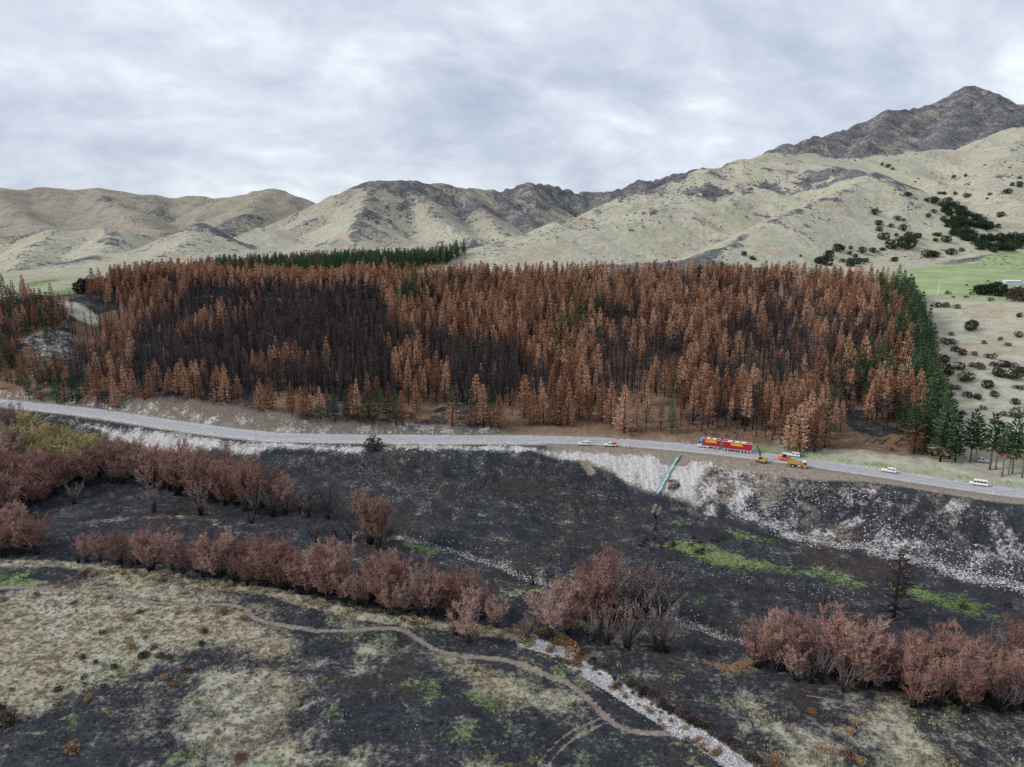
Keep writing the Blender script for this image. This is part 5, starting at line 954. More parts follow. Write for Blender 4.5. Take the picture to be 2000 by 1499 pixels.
for i in range(22):
    px, py = [(U(560, 1000), U(1250, 1480)), (U(1300, 1480), U(1290, 1450)), (U(1060, 1500), U(1080, 1180)), (U(150, 520), U(985, 1060))][i % 4]; ln = U(1.6, 4.5); rz = U(-.6, 3.2); g = G(px, py); q = Vector((math.cos(rz) * ln, math.sin(rz) * ln, 0)); q.z = float(Hq(g.x + q.x, g.y + q.y)) - g.z + .12
    mb = MB(); mb.path([(0, 0, .08), q * .5 + Vector((0, 0, .10)), q], [U(.1, .17), .09, .04], 6); b_ = q * .6; mb.path([b_, b_ + Vector((U(-.6, .6), U(-.6, .6), U(.3, .8)))], [.05, .015], 4); o = mb.build('charred_log', M_TRUNK, None, True); o.location = tuple(g); tag(o, 'charred forked log lying on the ' + ['black ground beside the foot track', 'black ground past the white gravel bed', 'black flat behind the stony bed', 'burnt meadow'][i % 4], 'log', 'charred logs on the flats')
# ------------------------------------------------------------------ loose stuff on the ground
def rock_mesh(seed):
    random.seed(seed); bm = bmesh.new(); bmesh.ops.create_icosphere(bm, subdivisions=1, radius=.5)
    for v in bm.verts: v.co *= U(.7, 1.15); v.co.z *= .7
    me = bpy.data.meshes.new('stone'); bm.to_mesh(me); bm.free(); me.materials.append(M_STONE); return me
ROCKS = [rock_mesh(i) for i in range(5)]
def blades(seed, n, h, mat, w=.05, spread_=.25):
    random.seed(seed); acc = ([], [], [])
    for i in range(n):
        p = Vector((U(-spread_, spread_), U(-spread_, spread_), 0)); d = Vector((U(-.7, .7), U(-.7, .7), 1)).normalized(); s = d.cross(Vector((U(-1, 1), U(-1, 1), .2))).normalized() * w; addtri(acc, p - s, p + s, p + d * h * U(.6, 1.2), 0)
    return tri_mesh('tuft', acc[0], acc[1], mat)
def mask_at(name, x, y):
    i = np.clip(np.searchsorted(GX, x), 0, NX - 1); j = np.clip(np.searchsorted(GY, y), 0, NY - 1); return MASK[name][j, i]
def lay(name, meshes, x, y, s0, s1, label, cat, sink=0.0, tilt=0.0, power=1.0):
    n = len(x); z = Hq(x, y); s = s0 + (s1 - s0) * RNG.random(n) ** power
    scatter_stuff(name, meshes, np.stack([x, y, z - sink * s], 1), RNG.uniform(0, 6.28, n), s, RNG.integers(0, len(meshes), n), label, cat, RNG.uniform(-tilt, tilt, (n, 2)) if tilt else None)
def along(P, n, hw0, hw1=None):
    P = np.asarray(P); L = np.concatenate([[0], np.cumsum(np.hypot(*np.diff(P, axis=0).T))]); q = RNG.uniform(0, L[-1], n); T = np.stack([np.interp(q, L, np.gradient(P[:, i], L)) for i in (0, 1)], 1); o = RNG.normal(0, 1, n) * hw0
    return np.interp(q, L, P[:, 0]) - T[:, 1] * o, np.interp(q, L, P[:, 1]) + T[:, 0] * o
def within(pts, n):
    P = np.array([tuple(G(*p))[:2] for p in pts]); xs_, ys_ = [], []
    while len(xs_) < n:
        a = RNG.uniform(P[:, 0].min(), P[:, 0].max(), n * 3); b = RNG.uniform(P[:, 1].min(), P[:, 1].max(), n * 3); m = in_poly(a, b, P); xs_ += list(a[m]); ys_ += list(b[m])
    return np.array(xs_[:n]), np.array(ys_[:n])
x, y = along(STREAM_B, 4200, 1.5); lay('gravel_bed_stones', ROCKS, x, y, .10, .50, 'white and grey stones of the dry gravel bed', 'stones', -.05, .4, 2)
x, y = along(STREAM_A, 5200, 2.2); lay('stony_bed_stones', ROCKS, x, y, .14, .62, 'pale stones in the dry stony bed on the black flat', 'stones', -.05, .4, 2)
bx_, by_ = [], []
for pts, n, sg in (([(1430, 995), (1470, 1012), (1560, 1050), (1640, 1066), (1695, 1068), (1728, 1046)], 2300, 1.9), ([(1700, 1075), (1760, 1090), (1830, 1105), (1885, 1126), (1940, 1135), (2040, 1158)], 2300, 1.8), ([(1885, 1126), (1905, 1100), (1925, 1072)], 700, 2.4), ([(1728, 1046), (1745, 1010)], 250, 2.5), ([(1540, 1045), (1460, 960)], 260, 3), ([(1960, 1140), (2030, 1100)], 350, 3), ([(1820, 1100), (1850, 1040), (1850, 1000)], 350, 3.5)):
    a, b = along(np.array([tuple(G(*q))[:2] for q in pts]), n, sg); bx_.append(a); by_.append(b)
for pts, n in (([(1560, 930), (1760, 960), (2020, 1010), (2020, 1120), (1900, 1090), (1750, 1050), (1600, 1030), (1500, 1000)], 2600),):
    a, b = within(pts, n); k = fbm(a, b, 7, 3, 97) > .5; bx_.append(a[k]); by_.append(b[k])
lay('embankment_stones', ROCKS, np.concatenate(bx_), np.concatenate(by_), .12, .78, 'white broken stones strewn down the burnt road embankment', 'stones', .05, .5, 2.6)
bx_, by_ = [], []
for pts, n in (([(500, 885), (700, 890), (1050, 890), (1200, 930), (1300, 1000), (1200, 1030), (1000, 1010), (850, 1000), (700, 940)], 1300), ([(720, 900), (770, 935), (850, 990), (840, 1005), (760, 950), (660, 915)], 700), ([(1070, 885), (1400, 910), (1380, 1000), (1250, 950)], 900), ([(1440, 930), (1560, 930), (1540, 1000), (1440, 1000)], 500), ([(540, 890), (640, 895), (620, 920), (520, 905)], 350), ([(1150, 1075), (1400, 1110), (1700, 1160), (1690, 1180), (1400, 1130), (1150, 1090)], 500)):
    a, b = within(pts, n); bx_.append(a); by_.append(b)
lay('slope_stones', ROCKS, np.concatenate(bx_), np.concatenate(by_), .10, .45, 'scattered pale stones on the black burnt slope', 'stones', -.05, .5, 2.4)
a, b = within([(-60, 1110), (500, 1150), (1100, 1300), (1300, 1440), (1500, 1540), (-60, 1540)], 2600); k = fbm(a, b, 9, 3, 91) > .55; lay('flat_stones', ROCKS, a[k], b[k], .08, .34, 'small pale stones on the river flat', 'stones', -.05, .4, 2)
a, b = within([(1700, 1400), (2050, 1390), (2050, 1540), (1750, 1540)], 900); k = fbm(a, b, 7, 3, 92) > .5; lay('corner_stones', ROCKS, a[k], b[k], .08, .30, 'small pale stones on the grey flat beyond the straw patch', 'stones', -.05, .4, 2)
# grass: straw, burnt stubble and green shoots
TS = [blades(600 + i, 12, .42, M_TUSS) for i in range(3)]; TB = [blades(610 + i, 10, .38, M_SCRUB) for i in range(2)] + [blades(613, 10, .34, M_CHARN)]
t_ = leafy('green_shoots', [(0.25, (0.08, 0.15, 0.035)), (0.5, (0.16, 0.26, 0.07)), (0.75, (0.30, 0.38, 0.13))], .5, fine=4); TG = [blades(620 + i, 12, .34, t_) for i in range(2)]
n = 130000; x = RNG.uniform(-150, 150, n); y = RNG.uniform(100, 290, n); u_, v_ = to_px(x, y, Hq(x, y)); ok = (u_ > -60) & (u_ < 2060) & (v_ < 1560) & (road_s(x, y) < -20); x, y = x[ok], y[ok]
ms, mg, mb_ = mask_at('straw', x, y), mask_at('green', x, y), mask_at('burnt', x, y); mgr = np.maximum(mask_at('gravel', x, y), mask_at('earth', x, y)); nz = fbm(x, y, 5, 3, 95); r = RNG.random(len(x))
k1 = (ms + (nz - .5) * 1.6 > .55) & (mgr < .3) & (r < .5); k2 = (mg + (nz - .5) * 1.6 > .55) & (mgr < .3) & ~k1; k3 = ~k1 & ~k2 & (mgr < .3) & (r < .34)
lay('dry_grass', TS, x[k1], y[k1], .6, 1.5, 'short dry straw grass on the river flat', 'grass'); lay('green_grass', TG, x[k2], y[k2], .6, 1.5, 'fresh green grass shoots on the river flat', 'grass'); lay('burnt_stubble', TB, x[k3], y[k3], .5, 1.2, 'burnt black stubble on the river flat', 'stubble')
def stick(seed):
    random.seed(seed); tb = MB()
    for i in range(3): tb.tube((U(-.1, .1), U(-.1, .1), -.1), (U(-.5, .5), U(-.5, .5), U(1.0, 2.0)), .045, .015, 3, 0, False)
    return tb.mesh('stem', M_TRUNK)
STK = [stick(i) for i in range(4)]; bx_, by_ = [], []
for pts, n in (([(820, 890), (1060, 890), (1220, 950), (1260, 1010), (1050, 1000), (900, 960)], 520), ([(1050, 1040), (1300, 1080), (1700, 1180), (1650, 1220), (1300, 1170), (1050, 1100)], 420), ([(520, 885), (800, 890), (900, 960), (700, 930)], 220), ([(1560, 940), (2000, 1010), (2000, 1090), (1600, 1020)], 300), ([(1250, 800), (1500, 862), (1250, 852)], 80)):
    a, b = within(pts, n); bx_.append(a); by_.append(b)
lay('charred_stems', STK, np.concatenate(bx_), np.concatenate(by_), .5, 1.3, 'thin charred shrub stems standing on the burnt slope', 'stems')
# ------------------------------------------------------------------ vehicles and road works
P_WHITE = plain('white_paint', (0.80, 0.80, 0.79), .35, .5); P_RED = plain('red_paint', (0.45, 0.018, 0.026), .45, .4); P_BLUE = plain('blue_paint', (0.14, 0.36, 0.68), .35, .5); P_YEL = plain('yellow_paint', (0.50, 0.31, 0.06), .45, .4); P_GOLD = plain('yellow_lettering', (0.90, 0.68, 0.05), .5, .3)
P_ORA = plain('orange_paint', (0.80, 0.17, 0.035), .45, .4); P_GLASS = plain('dark_glass', (0.02, 0.024, 0.03), .12, .6, var=.05); P_TYRE = plain('tyre_rubber', (0.022, 0.022, 0.024), .85, .2); P_ALLOY = plain('alloy_rim', (0.62, 0.62, 0.62), .4, .5); P_STEEL = plain('grey_steel', (0.30, 0.31, 0.33), .5, .4); P_DARK = plain('dark_steel', (0.055, 0.058, 0.065), .55, .4); P_PINK = plain('pale_top_rail', (0.78, 0.60, 0.62), .5, .3); P_SILV = plain('silver_paint', (0.42, 0.44, 0.47), .3, .5, .2)
P_LAMP = plain('lamp_glass', (0.75, 0.75, 0.70), .15, .6); P_TAIL = plain('tail_lamp', (0.5, 0.02, 0.02), .2, .5); P_LILAC = plain('pale_chassis', (0.50, 0.48, 0.58), .5, .3); P_TEAL = plain('teal_liner', (0.27, 0.45, 0.44), .6, .25, var=.35, scale=.6); P_WOOD = plain('grey_pole', (0.62, 0.60, 0.56), .8, .2); P_TIN = plain('shed_iron', (0.50, 0.56, 0.66), .4, .4)
def wheel(par, x, y, r, w, rim=P_ALLOY, rs=.6):
    mb = MB(); mb.tube((x, y - w / 2, r), (x, y + w / 2, r), r, r, 14); o = mb.build('wheel', P_TYRE, par)
    mb = MB(); s = 1 if y > 0 else -1; mb.tube((x, y + s * (w / 2 - .02), r), (x, y + s * (w / 2 + .03), r), r * rs, r * rs * .8, 10); mb.build('rim', rim, o); return o
def quad(mb, a, b, c, d, t=.025):
    a, b, c, d = map(Vector, (a, b, c, d)); n = (b - a).cross(d - a).normalized() * t; mb.add([a, b, c, d, a + n, b + n, c + n, d + n], [(0, 1, 2, 3), (7, 6, 5, 4), (0, 4, 5, 1), (1, 5, 6, 2), (2, 6, 7, 3), (3, 7, 4, 0)])
def pane(par, name, pts, mat=P_GLASS, t=.02):
    mb = MB(); quad(mb, *pts, t); return mb.build(name, mat, par)
def on_road(px, py, left, shift=1.0, turn=0.0):
    """stand a vehicle so that its near wheels meet the ground at this spot, in line with the road"""
    g = G(px, py); a = float(road_dir(g.x)); n = Vector((-math.sin(a), math.cos(a), 0)); g = g + n * shift; s = float(road_s(np.array(g.x), np.array(g.y))); z = 0.162 if abs(s) < 4.3 else float(Hq(g.x, g.y))
    return (g.x, g.y, z), a + (math.pi if left else 0) + turn
def car(name, label, at, style, paint, group=None, dirty=False):
    loc, rz = at; o = empty(name, loc, rz); tag(o, label, 'car' if style == 'suv' else ('van' if style == 'van' else 'pickup'), group)
    if style == 'van':
        L, Wd = 5.2, .86; prof = [(-2.55, .45), (-2.6, 1.2), (-2.52, 1.95), (-2.35, 2.16), (1.1, 2.16), (1.55, 2.0), (2.25, 1.12), (2.55, .95), (2.6, .45)]; hw = lambda z: Wd * (1 - .10 * max(0, (z - 1.0) / 1.2)); body = MB(); body.extr(prof, hw); body.build('body', paint, o)
        for s in (-1, 1):
            w = lambda z: s * (hw(z) + .006)
            for x0, x1 in ((-2.3, -1.25), (-1.15, -.1), (0, .85)): pane(o, 'side_window', [(x0, w(1.25), 1.25), (x1, w(1.25), 1.25), (x1, w(1.8), 1.8), (x0, w(1.8), 1.8)] if s < 0 else [(x1, w(1.25), 1.25), (x0, w(1.25), 1.25), (x0, w(1.8), 1.8), (x1, w(1.8), 1.8)])
            pane(o, 'door_window', [(.98, w(1.25), 1.25), (1.85, w(1.25), 1.25), (1.45, w(1.82), 1.82), (.98, w(1.82), 1.82)] if s < 0 else [(1.85, w(1.25), 1.25), (.98, w(1.25), 1.25), (.98, w(1.82), 1.82), (1.45, w(1.82), 1.82)])
        pane(o, 'windscreen', [(2.16, -.66, 1.24), (2.16, .66, 1.24), (1.64, .60, 1.9), (1.64, -.60, 1.9)], t=-.03); pane(o, 'rear_window', [(-2.61, .6, 1.3), (-2.61, -.6, 1.3), (-2.56, -.56, 1.85), (-2.56, .56, 1.85)], t=.02); fx_, rx_, r = 1.6, -1.5, .34; fz = .95
    else:
        L = 5.0 if style != 'suv' else 4.8; Wd = .92; h2 = L / 2; body = MB(); prof = [(-h2, .50), (-h2 - .03, .95), (-h2 + .06, 1.06), (.95, 1.06), (h2 - .25, .98), (h2, .80), (h2 + .02, .48)]
        if style in ('ute', 'hardtop'): pass
        body.extr(prof, lambda z: Wd * (1 - .05 * abs(z - .85))); body.build('body', paint, o)
        x0 = {'suv': -h2 + .08, 'hardtop': -h2 + .10, 'ute': -.85, 'flatdeck': -.85}[style]; cab = MB(); cp = [(x0 - (.05 if style != 'ute' else .12), 1.05), (x0 + .10, 1.72), (x0 + .3, 1.80), (.15, 1.80), (.42, 1.72), (1.15, 1.05)]; hw = lambda z: .88 - .16 * max(0, (z - 1.05) / .75); cab.extr(cp, hw); cab.build('cabin', paint, o)
        for s in (-1, 1):
            w = lambda z: s * (hw(z) + .008); sp2 = [(-.35, .38, .30)] if style in ('ute', 'flatdeck') else [(-.95, -.10, -.10), ]
            wins = [(-.30, .70, .32), (-.80, -.38, -.38)] + ([(x0 + .22, -.98, -.98)] if style in ('suv', 'hardtop') else [])
            for a, b, c in wins:
                q = [(a, w(1.16), 1.16), (b, w(1.16), 1.16), (c, w(1.62), 1.62), (a + .04, w(1.62), 1.62)]
                if s > 0: q = [q[1], q[0], q[3], q[2]]
                pane(o, 'side_window', q)
        pane(o, 'windscreen', [(1.04, -.70, 1.16), (1.04, .70, 1.16), (.50, .62, 1.68), (.50, -.62, 1.68)], t=-.03); rx0 = x0 + (.0 if style != 'ute' else -.02); pane(o, 'rear_window', [(rx0 - .03, .62, 1.22), (rx0 - .03, -.62, 1.22), (rx0 + .05, -.58, 1.62), (rx0 + .05, .58, 1.62)], t=.03)
        if style == 'ute':
            mb = MB(); mb.box((-1.72, 0, 1.075), (1.45, 1.55, .05)); mb.build('tray', P_DARK, o)
        if style == 'flatdeck':
            mb = MB(); mb.box((-1.75, 0, 1.10), (1.9, 1.9, .10)); mb.build('deck', P_DARK, o)
            for s in (-1, 1): mb = MB(); mb.box((-1.75, s * .93, 1.36), (1.85, .05, .38)); mb.build('deck_side', P_ORA, o)
            mb = MB(); mb.box((-2.66, 0, 1.36), (.05, 1.8, .38)); mb.build('tailboard', P_ORA, o)
        if style == 'suv': mb = MB(); mb.tube((-h2 - .05, .1, 1.05), (-h2 - .25, .1, 1.05), .36, .34, 12); mb.build('spare_wheel', P_TYRE, o)
        fx_, rx_, r = h2 - .95, -h2 + 1.05, .38; fz = .80
    for x in (fx_, rx_):
        for s in (-1, 1): wheel(o, x, s * (.80 if style != 'van' else .76), r, .24, P_ALLOY if not dirty else P_DARK)
    fr_ = prof[-1][0]; bk = prof[0][0]
    for s in (-1, 1):
        mb = MB(); mb.box((fr_ - .06, s * .62, fz - .02), (.16, .30, .16)); mb.build('headlight', P_LAMP, o); mb = MB(); mb.box((bk + .0, s * .74, .98), (.10, .16, .30)); mb.build('tail_light', P_TAIL, o)
    for x in (fr_ + .02, bk - .02): mb = MB(); mb.box((x, 0, .52), (.14, 1.6, .2)); mb.build('bumper', P_DARK if style != 'van' else paint, o)
    return o
car('parked_suv', 'white station wagon parked on the verge above the burnt slope', on_road(1140, 871.5, True), 'suv', P_WHITE)
car('flatdeck_ute', 'white flat-deck ute with orange-sided tray parked beside two workers', on_road(1191, 873.5, True), 'flatdeck', P_WHITE, dirty=True)
car('canopy_ute', 'white ute with a canopy driving past the line of cones', on_road(1735, 925, True), 'hardtop', P_WHITE)
car('white_van', 'white passenger van on the road near the striped marker post', on_road(1912, 951, True), 'van', P_WHITE)
car('white_suv', 'white four-wheel drive behind the orange roller with spare wheel on its back', on_road(1549, 893.5, True), 'suv', P_WHITE)
g = G(1917, 903); car('silver_ute', 'silver ute parked on grass behind the row of green pines', (tuple(g), R(-22)), 'ute', P_SILV)
def lettering(par, x, y, z, size, side):
    cu = bpy.data.curves.new('lettering', 'FONT'); cu.body = 'ELLESMERE'; cu.size = size; cu.align_x = 'CENTER'; cu.extrude = .012; cu.offset = 0.02
    tmp = bpy.data.objects.new('lettering', cu); COL.objects.link(tmp); me = bpy.data.meshes.new_from_object(tmp.evaluated_get(bpy.context.evaluated_depsgraph_get())); bpy.data.objects.remove(tmp); me.materials.clear(); me.materials.append(P_GOLD)
    o = bpy.data.objects.new('lettering', me); COL.objects.link(o); o.parent = par; o.location = (x, y, z); o.rotation_euler = (R(90), 0, 0 if side < 0 else math.pi); o.scale = (1.12, 1.25, 1)
    mb = MB(); mb.box((x - .1, y, z - .22), (size * 5.9, .03, .16)); mb.build('lettering_underline', P_GOLD, par)
def crate(o, x0, x1, z0=1.2, z1=3.95, W=1.22):
    L = x1 - x0; xm = (x0 + x1) / 2; n = 5; hh = (z1 - z0) / n
    for s in (-1, 1):
        for i in range(n): mb = MB(); mb.box((xm, s * W, z0 + hh * (i + .5)), (L, .06, hh - .10)); mb.build('side_board', P_RED, o)
        k = int(L / 1.25)
        for i in range(k + 1): mb = MB(); mb.box((x0 + .06 + (L - .12) * i / k, s * (W - .05), (z0 + z1) / 2), (.10, .05, z1 - z0)); mb.build('post', P_RED, o)
        mb = MB(); mb.box((xm, s * (W - .03), z1 + .05), (L + .04, .24, .14)); mb.build('top_rail', P_PINK, o)
    for x, nm in ((x0, 'front_panel'), (x1, 'rear_panel')): mb = MB(); mb.box((x, 0, (z0 + z1) / 2), (.07, W * 2 - .12, z1 - z0)); mb.build(nm, P_RED, o); mb = MB(); mb.box((x, 0, z1 + .055), (.16, W * 2 - .35, .12)); mb.build('top_rail', P_PINK, o)
    for f in ((.33, .67) if L < 9 else (.28, .5, .76)): mb = MB(); mb.box((x0 + L * f, 0, z1 + .05), (L * .16, W * 2 - .35, .10)); mb.build('roof_walkway', P_PINK, o)
    mb = MB(); mb.box((xm, 0, z0 - .02), (L, W * 2 - .1, .08)); mb.build('deck_floor', P_DARK, o); mb = MB(); mb.box((xm, 0, (z0 + z1) / 2 - .1), (L - .2, W * 2 - .3, .06)); mb.build('middle_floor', P_DARK, o)
    mb = MB(); mb.box((xm, 0, z0 - .17), (L, W * 2 + .03, .20)); mb.build('deck_edge', P_LILAC, o); mb = MB(); mb.box((xm, 0, z0 - .42), (L - .3, .9, .28)); mb.build('chassis', P_DARK, o)
    for s in (-1, 1): lettering(o, xm + .1 * s, s * (W + .045), z1 - 1.02, .82, s)
loc, rz = on_road(1385, 877.3, True, 1.25); tk = tag(empty('stock_truck', loc, rz), 'red stock truck with blue and white cab, ahead of its trailer', 'truck')
crate(tk, -4.1, 2.75)
mb = MB(); mb.extr([(2.95, 1.35), (2.95, 3.15), (3.3, 3.25), (4.25, 3.05), (4.75, 1.95), (4.9, 1.35)], lambda z: 1.18 - .06 * max(0, z - 2)); mb.build('cab', P_BLUE, tk)
mb = MB(); mb.extr([(2.95, .55), (2.95, 1.34), (4.92, 1.34), (5.05, .9), (5.02, .5)], lambda z: 1.2); mb.build('cab_base', P_WHITE, tk)
mb = MB(); mb.extr([(2.9, 3.2), (2.95, 3.95), (3.3, 3.9), (4.15, 3.13), (3.3, 3.28)], lambda z: 1.0); mb.build('wind_deflector', P_BLUE, tk)
pane(tk, 'windscreen', [(4.72, -1.0, 2.05), (4.72, 1.0, 2.05), (4.30, .95, 2.95), (4.30, -.95, 2.95)], t=-.05)
for s in (-1, 1):
    q = [(3.3, s * 1.185, 1.95), (4.5, s * 1.185, 1.95), (4.15, s * 1.14, 2.75), (3.3, s * 1.14, 2.75)]; pane(tk, 'side_window', q if s < 0 else [q[1], q[0], q[3], q[2]]); mb = MB(); mb.box((4.98, s * .85, .95), (.14, .4, .2)); mb.build('headlight', P_LAMP, tk)
    mb = MB(); mb.box((1.0, s * 1.0, .72), (1.7, .45, .55)); mb.build('fuel_tank', P_ALLOY, tk)
    for x in (4.1, 2.35, -1.9, -3.2): wheel(tk, x, s * 1.05, .5, .32, P_WHITE)
loc, rz = on_road(1438, 884.5, True, 1.25); tr = tag(empty('stock_trailer', loc, rz), 'long red stock trailer on five axles coupled behind the truck', 'trailer')
crate(tr, -5.6, 5.5)
mb = MB(); mb.tube((5.5, 0, .8), (7.4, 0, .75), .08, .06, 6); mb.build('drawbar', P_DARK, tr)
for s in (-1, 1):
    for x in (4.7, 3.35, -1.6, -2.95, -4.3): wheel(tr, x, s * 1.05, .48, .32, P_WHITE)
# excavator
def beam(par, name, a, b, w, h0, h1, mat):
    a, b = Vector(a), Vector(b); d = (b - a).normalized(); u = d.cross(Vector((0, 1, 0))).normalized(); mb = MB(); V = []
    for p, h in ((a, h0), (b, h1)):
        for sy, sz in ((-1, -1), (1, -1), (1, 1), (-1, 1)): V.append(p + Vector((0, sy * w / 2, 0)) + u * sz * h / 2)
    mb.add(V, [(0, 1, 2, 3), (7, 6, 5, 4), (0, 4, 5, 1), (1, 5, 6, 2), (2, 6, 7, 3), (3, 7, 4, 0)]); return mb.build(name, mat, par)
loc, rz = on_road(1487, 906.5, True, 1.3, R(-12)); ex = tag(empty('excavator', loc, rz), 'small yellow excavator with raised dark grey arm on the road verge', 'excavator')
for s in (-1, 1):
    mb = MB(); mb.extr([(-1.7, .25), (-1.55, .62), (1.55, .62), (1.75, .3), (1.5, .0), (-1.45, .0)], lambda z: .24); t_o = mb.build('track', P_DARK, ex); t_o.location = (0, s * 1.0, 0)
mb = MB(); mb.box((0, 0, .55), (2.0, 1.5, .35)); mb.build('undercarriage', P_STEEL, ex); mb = MB(); mb.box((2.3, 0, .35), (.12, 2.3, .5)); mb.build('dozer_blade', P_STEEL, ex)
mb = MB(); mb.extr([(-1.75, .82), (-1.8, 1.3), (-1.6, 1.75), (-.35, 1.8), (.95, 1.1), (1.0, .82)], lambda z: 1.1); mb.build('engine_house', P_YEL, ex)
mb = MB(); mb.extr([(-.30, .95), (-.35, 2.65), (.75, 2.65), (1.15, 1.7), (1.1, .95)], lambda z: .5); c_ = mb.build('cab', P_YEL, ex); c_.location = (0, .55, 0)
pane(c_, 'cab_window', [(1.0, .51, 1.25), (-.22, .51, 1.25), (-.25, .51, 2.5), (.72, .51, 2.5)]); pane(c_, 'cab_window', [(-.22, -.51, 1.25), (1.0, -.51, 1.25), (.72, -.51, 2.5), (-.25, -.51, 2.5)]); pane(c_, 'windscreen', [(1.16, -.42, 1.72), (1.16, .42, 1.72), (.82, .42, 2.55), (.82, -.42, 2.55)], t=-.05)
beam(ex, 'boom', (.75, -.35, 1.3), (1.15, -.35, 4.4), .34, .60, .62, P_DARK); beam(ex, 'boom_tip', (1.1, -.35, 4.1), (2.6, -.35, 6.5), .32, .60, .38, P_DARK); beam(ex, 'arm', (2.45, -.35, 6.7), (4.6, -.35, 3.6), .28, .45, .28, P_STEEL); beam(ex, 'arm_cylinder', (1.5, -.35, 5.4), (2.9, -.35, 6.6), .14, .14, .12, P_ALLOY)
mb = MB(); mb.extr([(4.35, 3.7), (4.9, 3.7), (5.0, 3.0), (4.5, 2.55), (3.8, 2.5), (4.25, 2.85)], lambda z: .45); b_ = mb.build('bucket', P_STEEL, ex); b_.location = (0, -.35, 0)
# roller
loc, rz = on_road(1531, 901.5, True, 1.0, R(6)); ro = tag(empty('road_roller', loc, rz), 'orange road roller with white-roofed dark cab beside the road', 'roller')
mb = MB(); mb.extr([(-2.5, .75), (-2.45, 1.35), (-1.0, 1.45), (-.9, 1.25), (.9, 1.25), (1.2, 1.35), (2.4, 1.15), (2.55, .75), (1.3, .6), (-1.2, .6)], lambda z: .85); mb.build('body', P_ORA, ro)
mb = MB(); mb.extr([(-.75, 1.25), (-.7, 2.75), (.65, 2.75), (.85, 1.3)], lambda z: .72); mb.build('cab', P_GLASS, ro); mb = MB(); mb.box((-.03, 0, 2.84), (1.75, 1.75, .16)); mb.build('cab_roof', P_WHITE, ro)
for x in (-.72, .66):
    for s in (-1, 1): mb = MB(); mb.box((x, s * .70, 2.0), (.10, .10, 1.5)); mb.build('cab_post', P_DARK, ro)
mb = MB(); mb.tube((1.75, -.95, .6), (1.75, .95, .6), .6, .6, 18); mb.build('drum', P_STEEL, ro)
for s in (-1, 1): wheel(ro, -1.6, s * .82, .62, .42, P_ALLOY)
beam(ro, 'drum_yoke', (1.0, -1.02, .8), (2.5, -1.02, .7), .12, .25, .25, P_ORA); beam(ro, 'drum_yoke', (1.0, 1.02, .8), (2.5, 1.02, .7), .12, .25, .25, P_ORA)
# tipper
loc, rz = on_road(1557, 914.5, False, 1.15, R(2)); tp = tag(empty('tipper_truck', loc, rz), 'yellow tip truck with empty tray and white cab roof on the dirt verge', 'truck')
mb = MB(); mb.extr([(1.6, .75), (1.55, 2.45), (2.9, 2.45), (3.3, 1.7), (3.45, .7)], lambda z: 1.15); mb.build('cab', P_YEL, tp); mb = MB(); mb.box((2.22, 0, 2.53), (1.4, 2.1, .14)); mb.build('cab_roof', P_WHITE, tp)
pane(tp, 'windscreen', [(3.31, -.98, 1.72), (3.31, .98, 1.72), (2.96, .95, 2.38), (2.96, -.95, 2.38)], t=-.05)
for s in (-1, 1):
    q = [(2.0, s * 1.16, 1.55), (3.1, s * 1.16, 1.55), (2.85, s * 1.16, 2.25), (2.0, s * 1.16, 2.25)]; pane(tp, 'side_window', q if s < 0 else [q[1], q[0], q[3], q[2]]); mb = MB(); mb.box((3.45, s * .8, .95), (.12, .35, .2)); mb.build('headlight', P_LAMP, tp)
    mb = MB(); mb.box((-1.2, s * 1.12, 1.65), (5.0, .08, .75)); mb.build('tray_side', P_YEL, tp)
    for x in (2.55, -1.7, -3.0): wheel(tp, x, s * 1.02, .52, .34, P_ALLOY)
    mb = MB(); mb.box((.6, s * .95, .75), (1.1, .4, .5)); mb.build('fuel_tank', P_ALLOY, tp)
mb = MB(); mb.box((-1.2, 0, 1.24), (5.0, 2.16, .1)); mb.build('tray_floor', P_YEL, tp); mb = MB(); mb.box((1.34, 0, 1.85), (.08, 2.3, 1.15)); mb.build('headboard', P_DARK, tp); mb = MB(); mb.box((-3.72, 0, 1.65), (.07, 2.3, .72)); mb.build('tailgate', P_YEL, tp); mb = MB(); mb.box((-.2, 0, .92), (6.8, .9, .3)); mb.build('chassis', P_DARK, tp)
# cones
def cone_shape():
    root = tag(empty('traffic_cone', (0, 0, 0)), 'orange traffic cone with white band in the line along the road centre', 'traffic cone', 'traffic cones along the road')
    mb = MB(); mb.tube((0, 0, .04), (0, 0, .42), .19, .12, 10); mb.tube((0, 0, .62), (0, 0, .92), .085, .04, 10); mb.build('cone_body', P_ORA, root)
    mb = MB(); mb.tube((0, 0, .42), (0, 0, .62), .125, .09, 10); mb.build('white_band', P_WHITE, root); mb = MB(); mb.box((0, 0, .025), (.5, .5, .05)); mb.build('base', P_ORA, root); return root
CONES = [(275, 823), (330, 832), (420, 846), (500, 853), (560, 857), (610, 858), (650, 859), (690, 859), (721, 858), (767, 859), (787, 860), (827, 860), (859, 860), (910, 860), (950, 860), (1000, 860), (1060, 861), (1110, 862), (1158, 863), (1201, 865), (1246, 868), (1287, 871), (1331, 876), (1375, 882), (1421, 887), (1466, 892), (1513, 896), (1562, 903), (1611, 908), (1664, 915), (1719, 923), (1764, 930), (1791, 934), (1817, 938), (1842, 942), (1870, 946), (1899, 953), (1924, 957), (1959, 962)]
c0 = cone_shape()
for i, (px, py) in enumerate(CONES):
    o = c0 if i == 0 else copy_tree(c0); g = G(px, py); s = float(road_s(np.array(g.x), np.array(g.y))); o.location = (g.x, g.y, .162 if abs(s) < 4.3 else g.z)
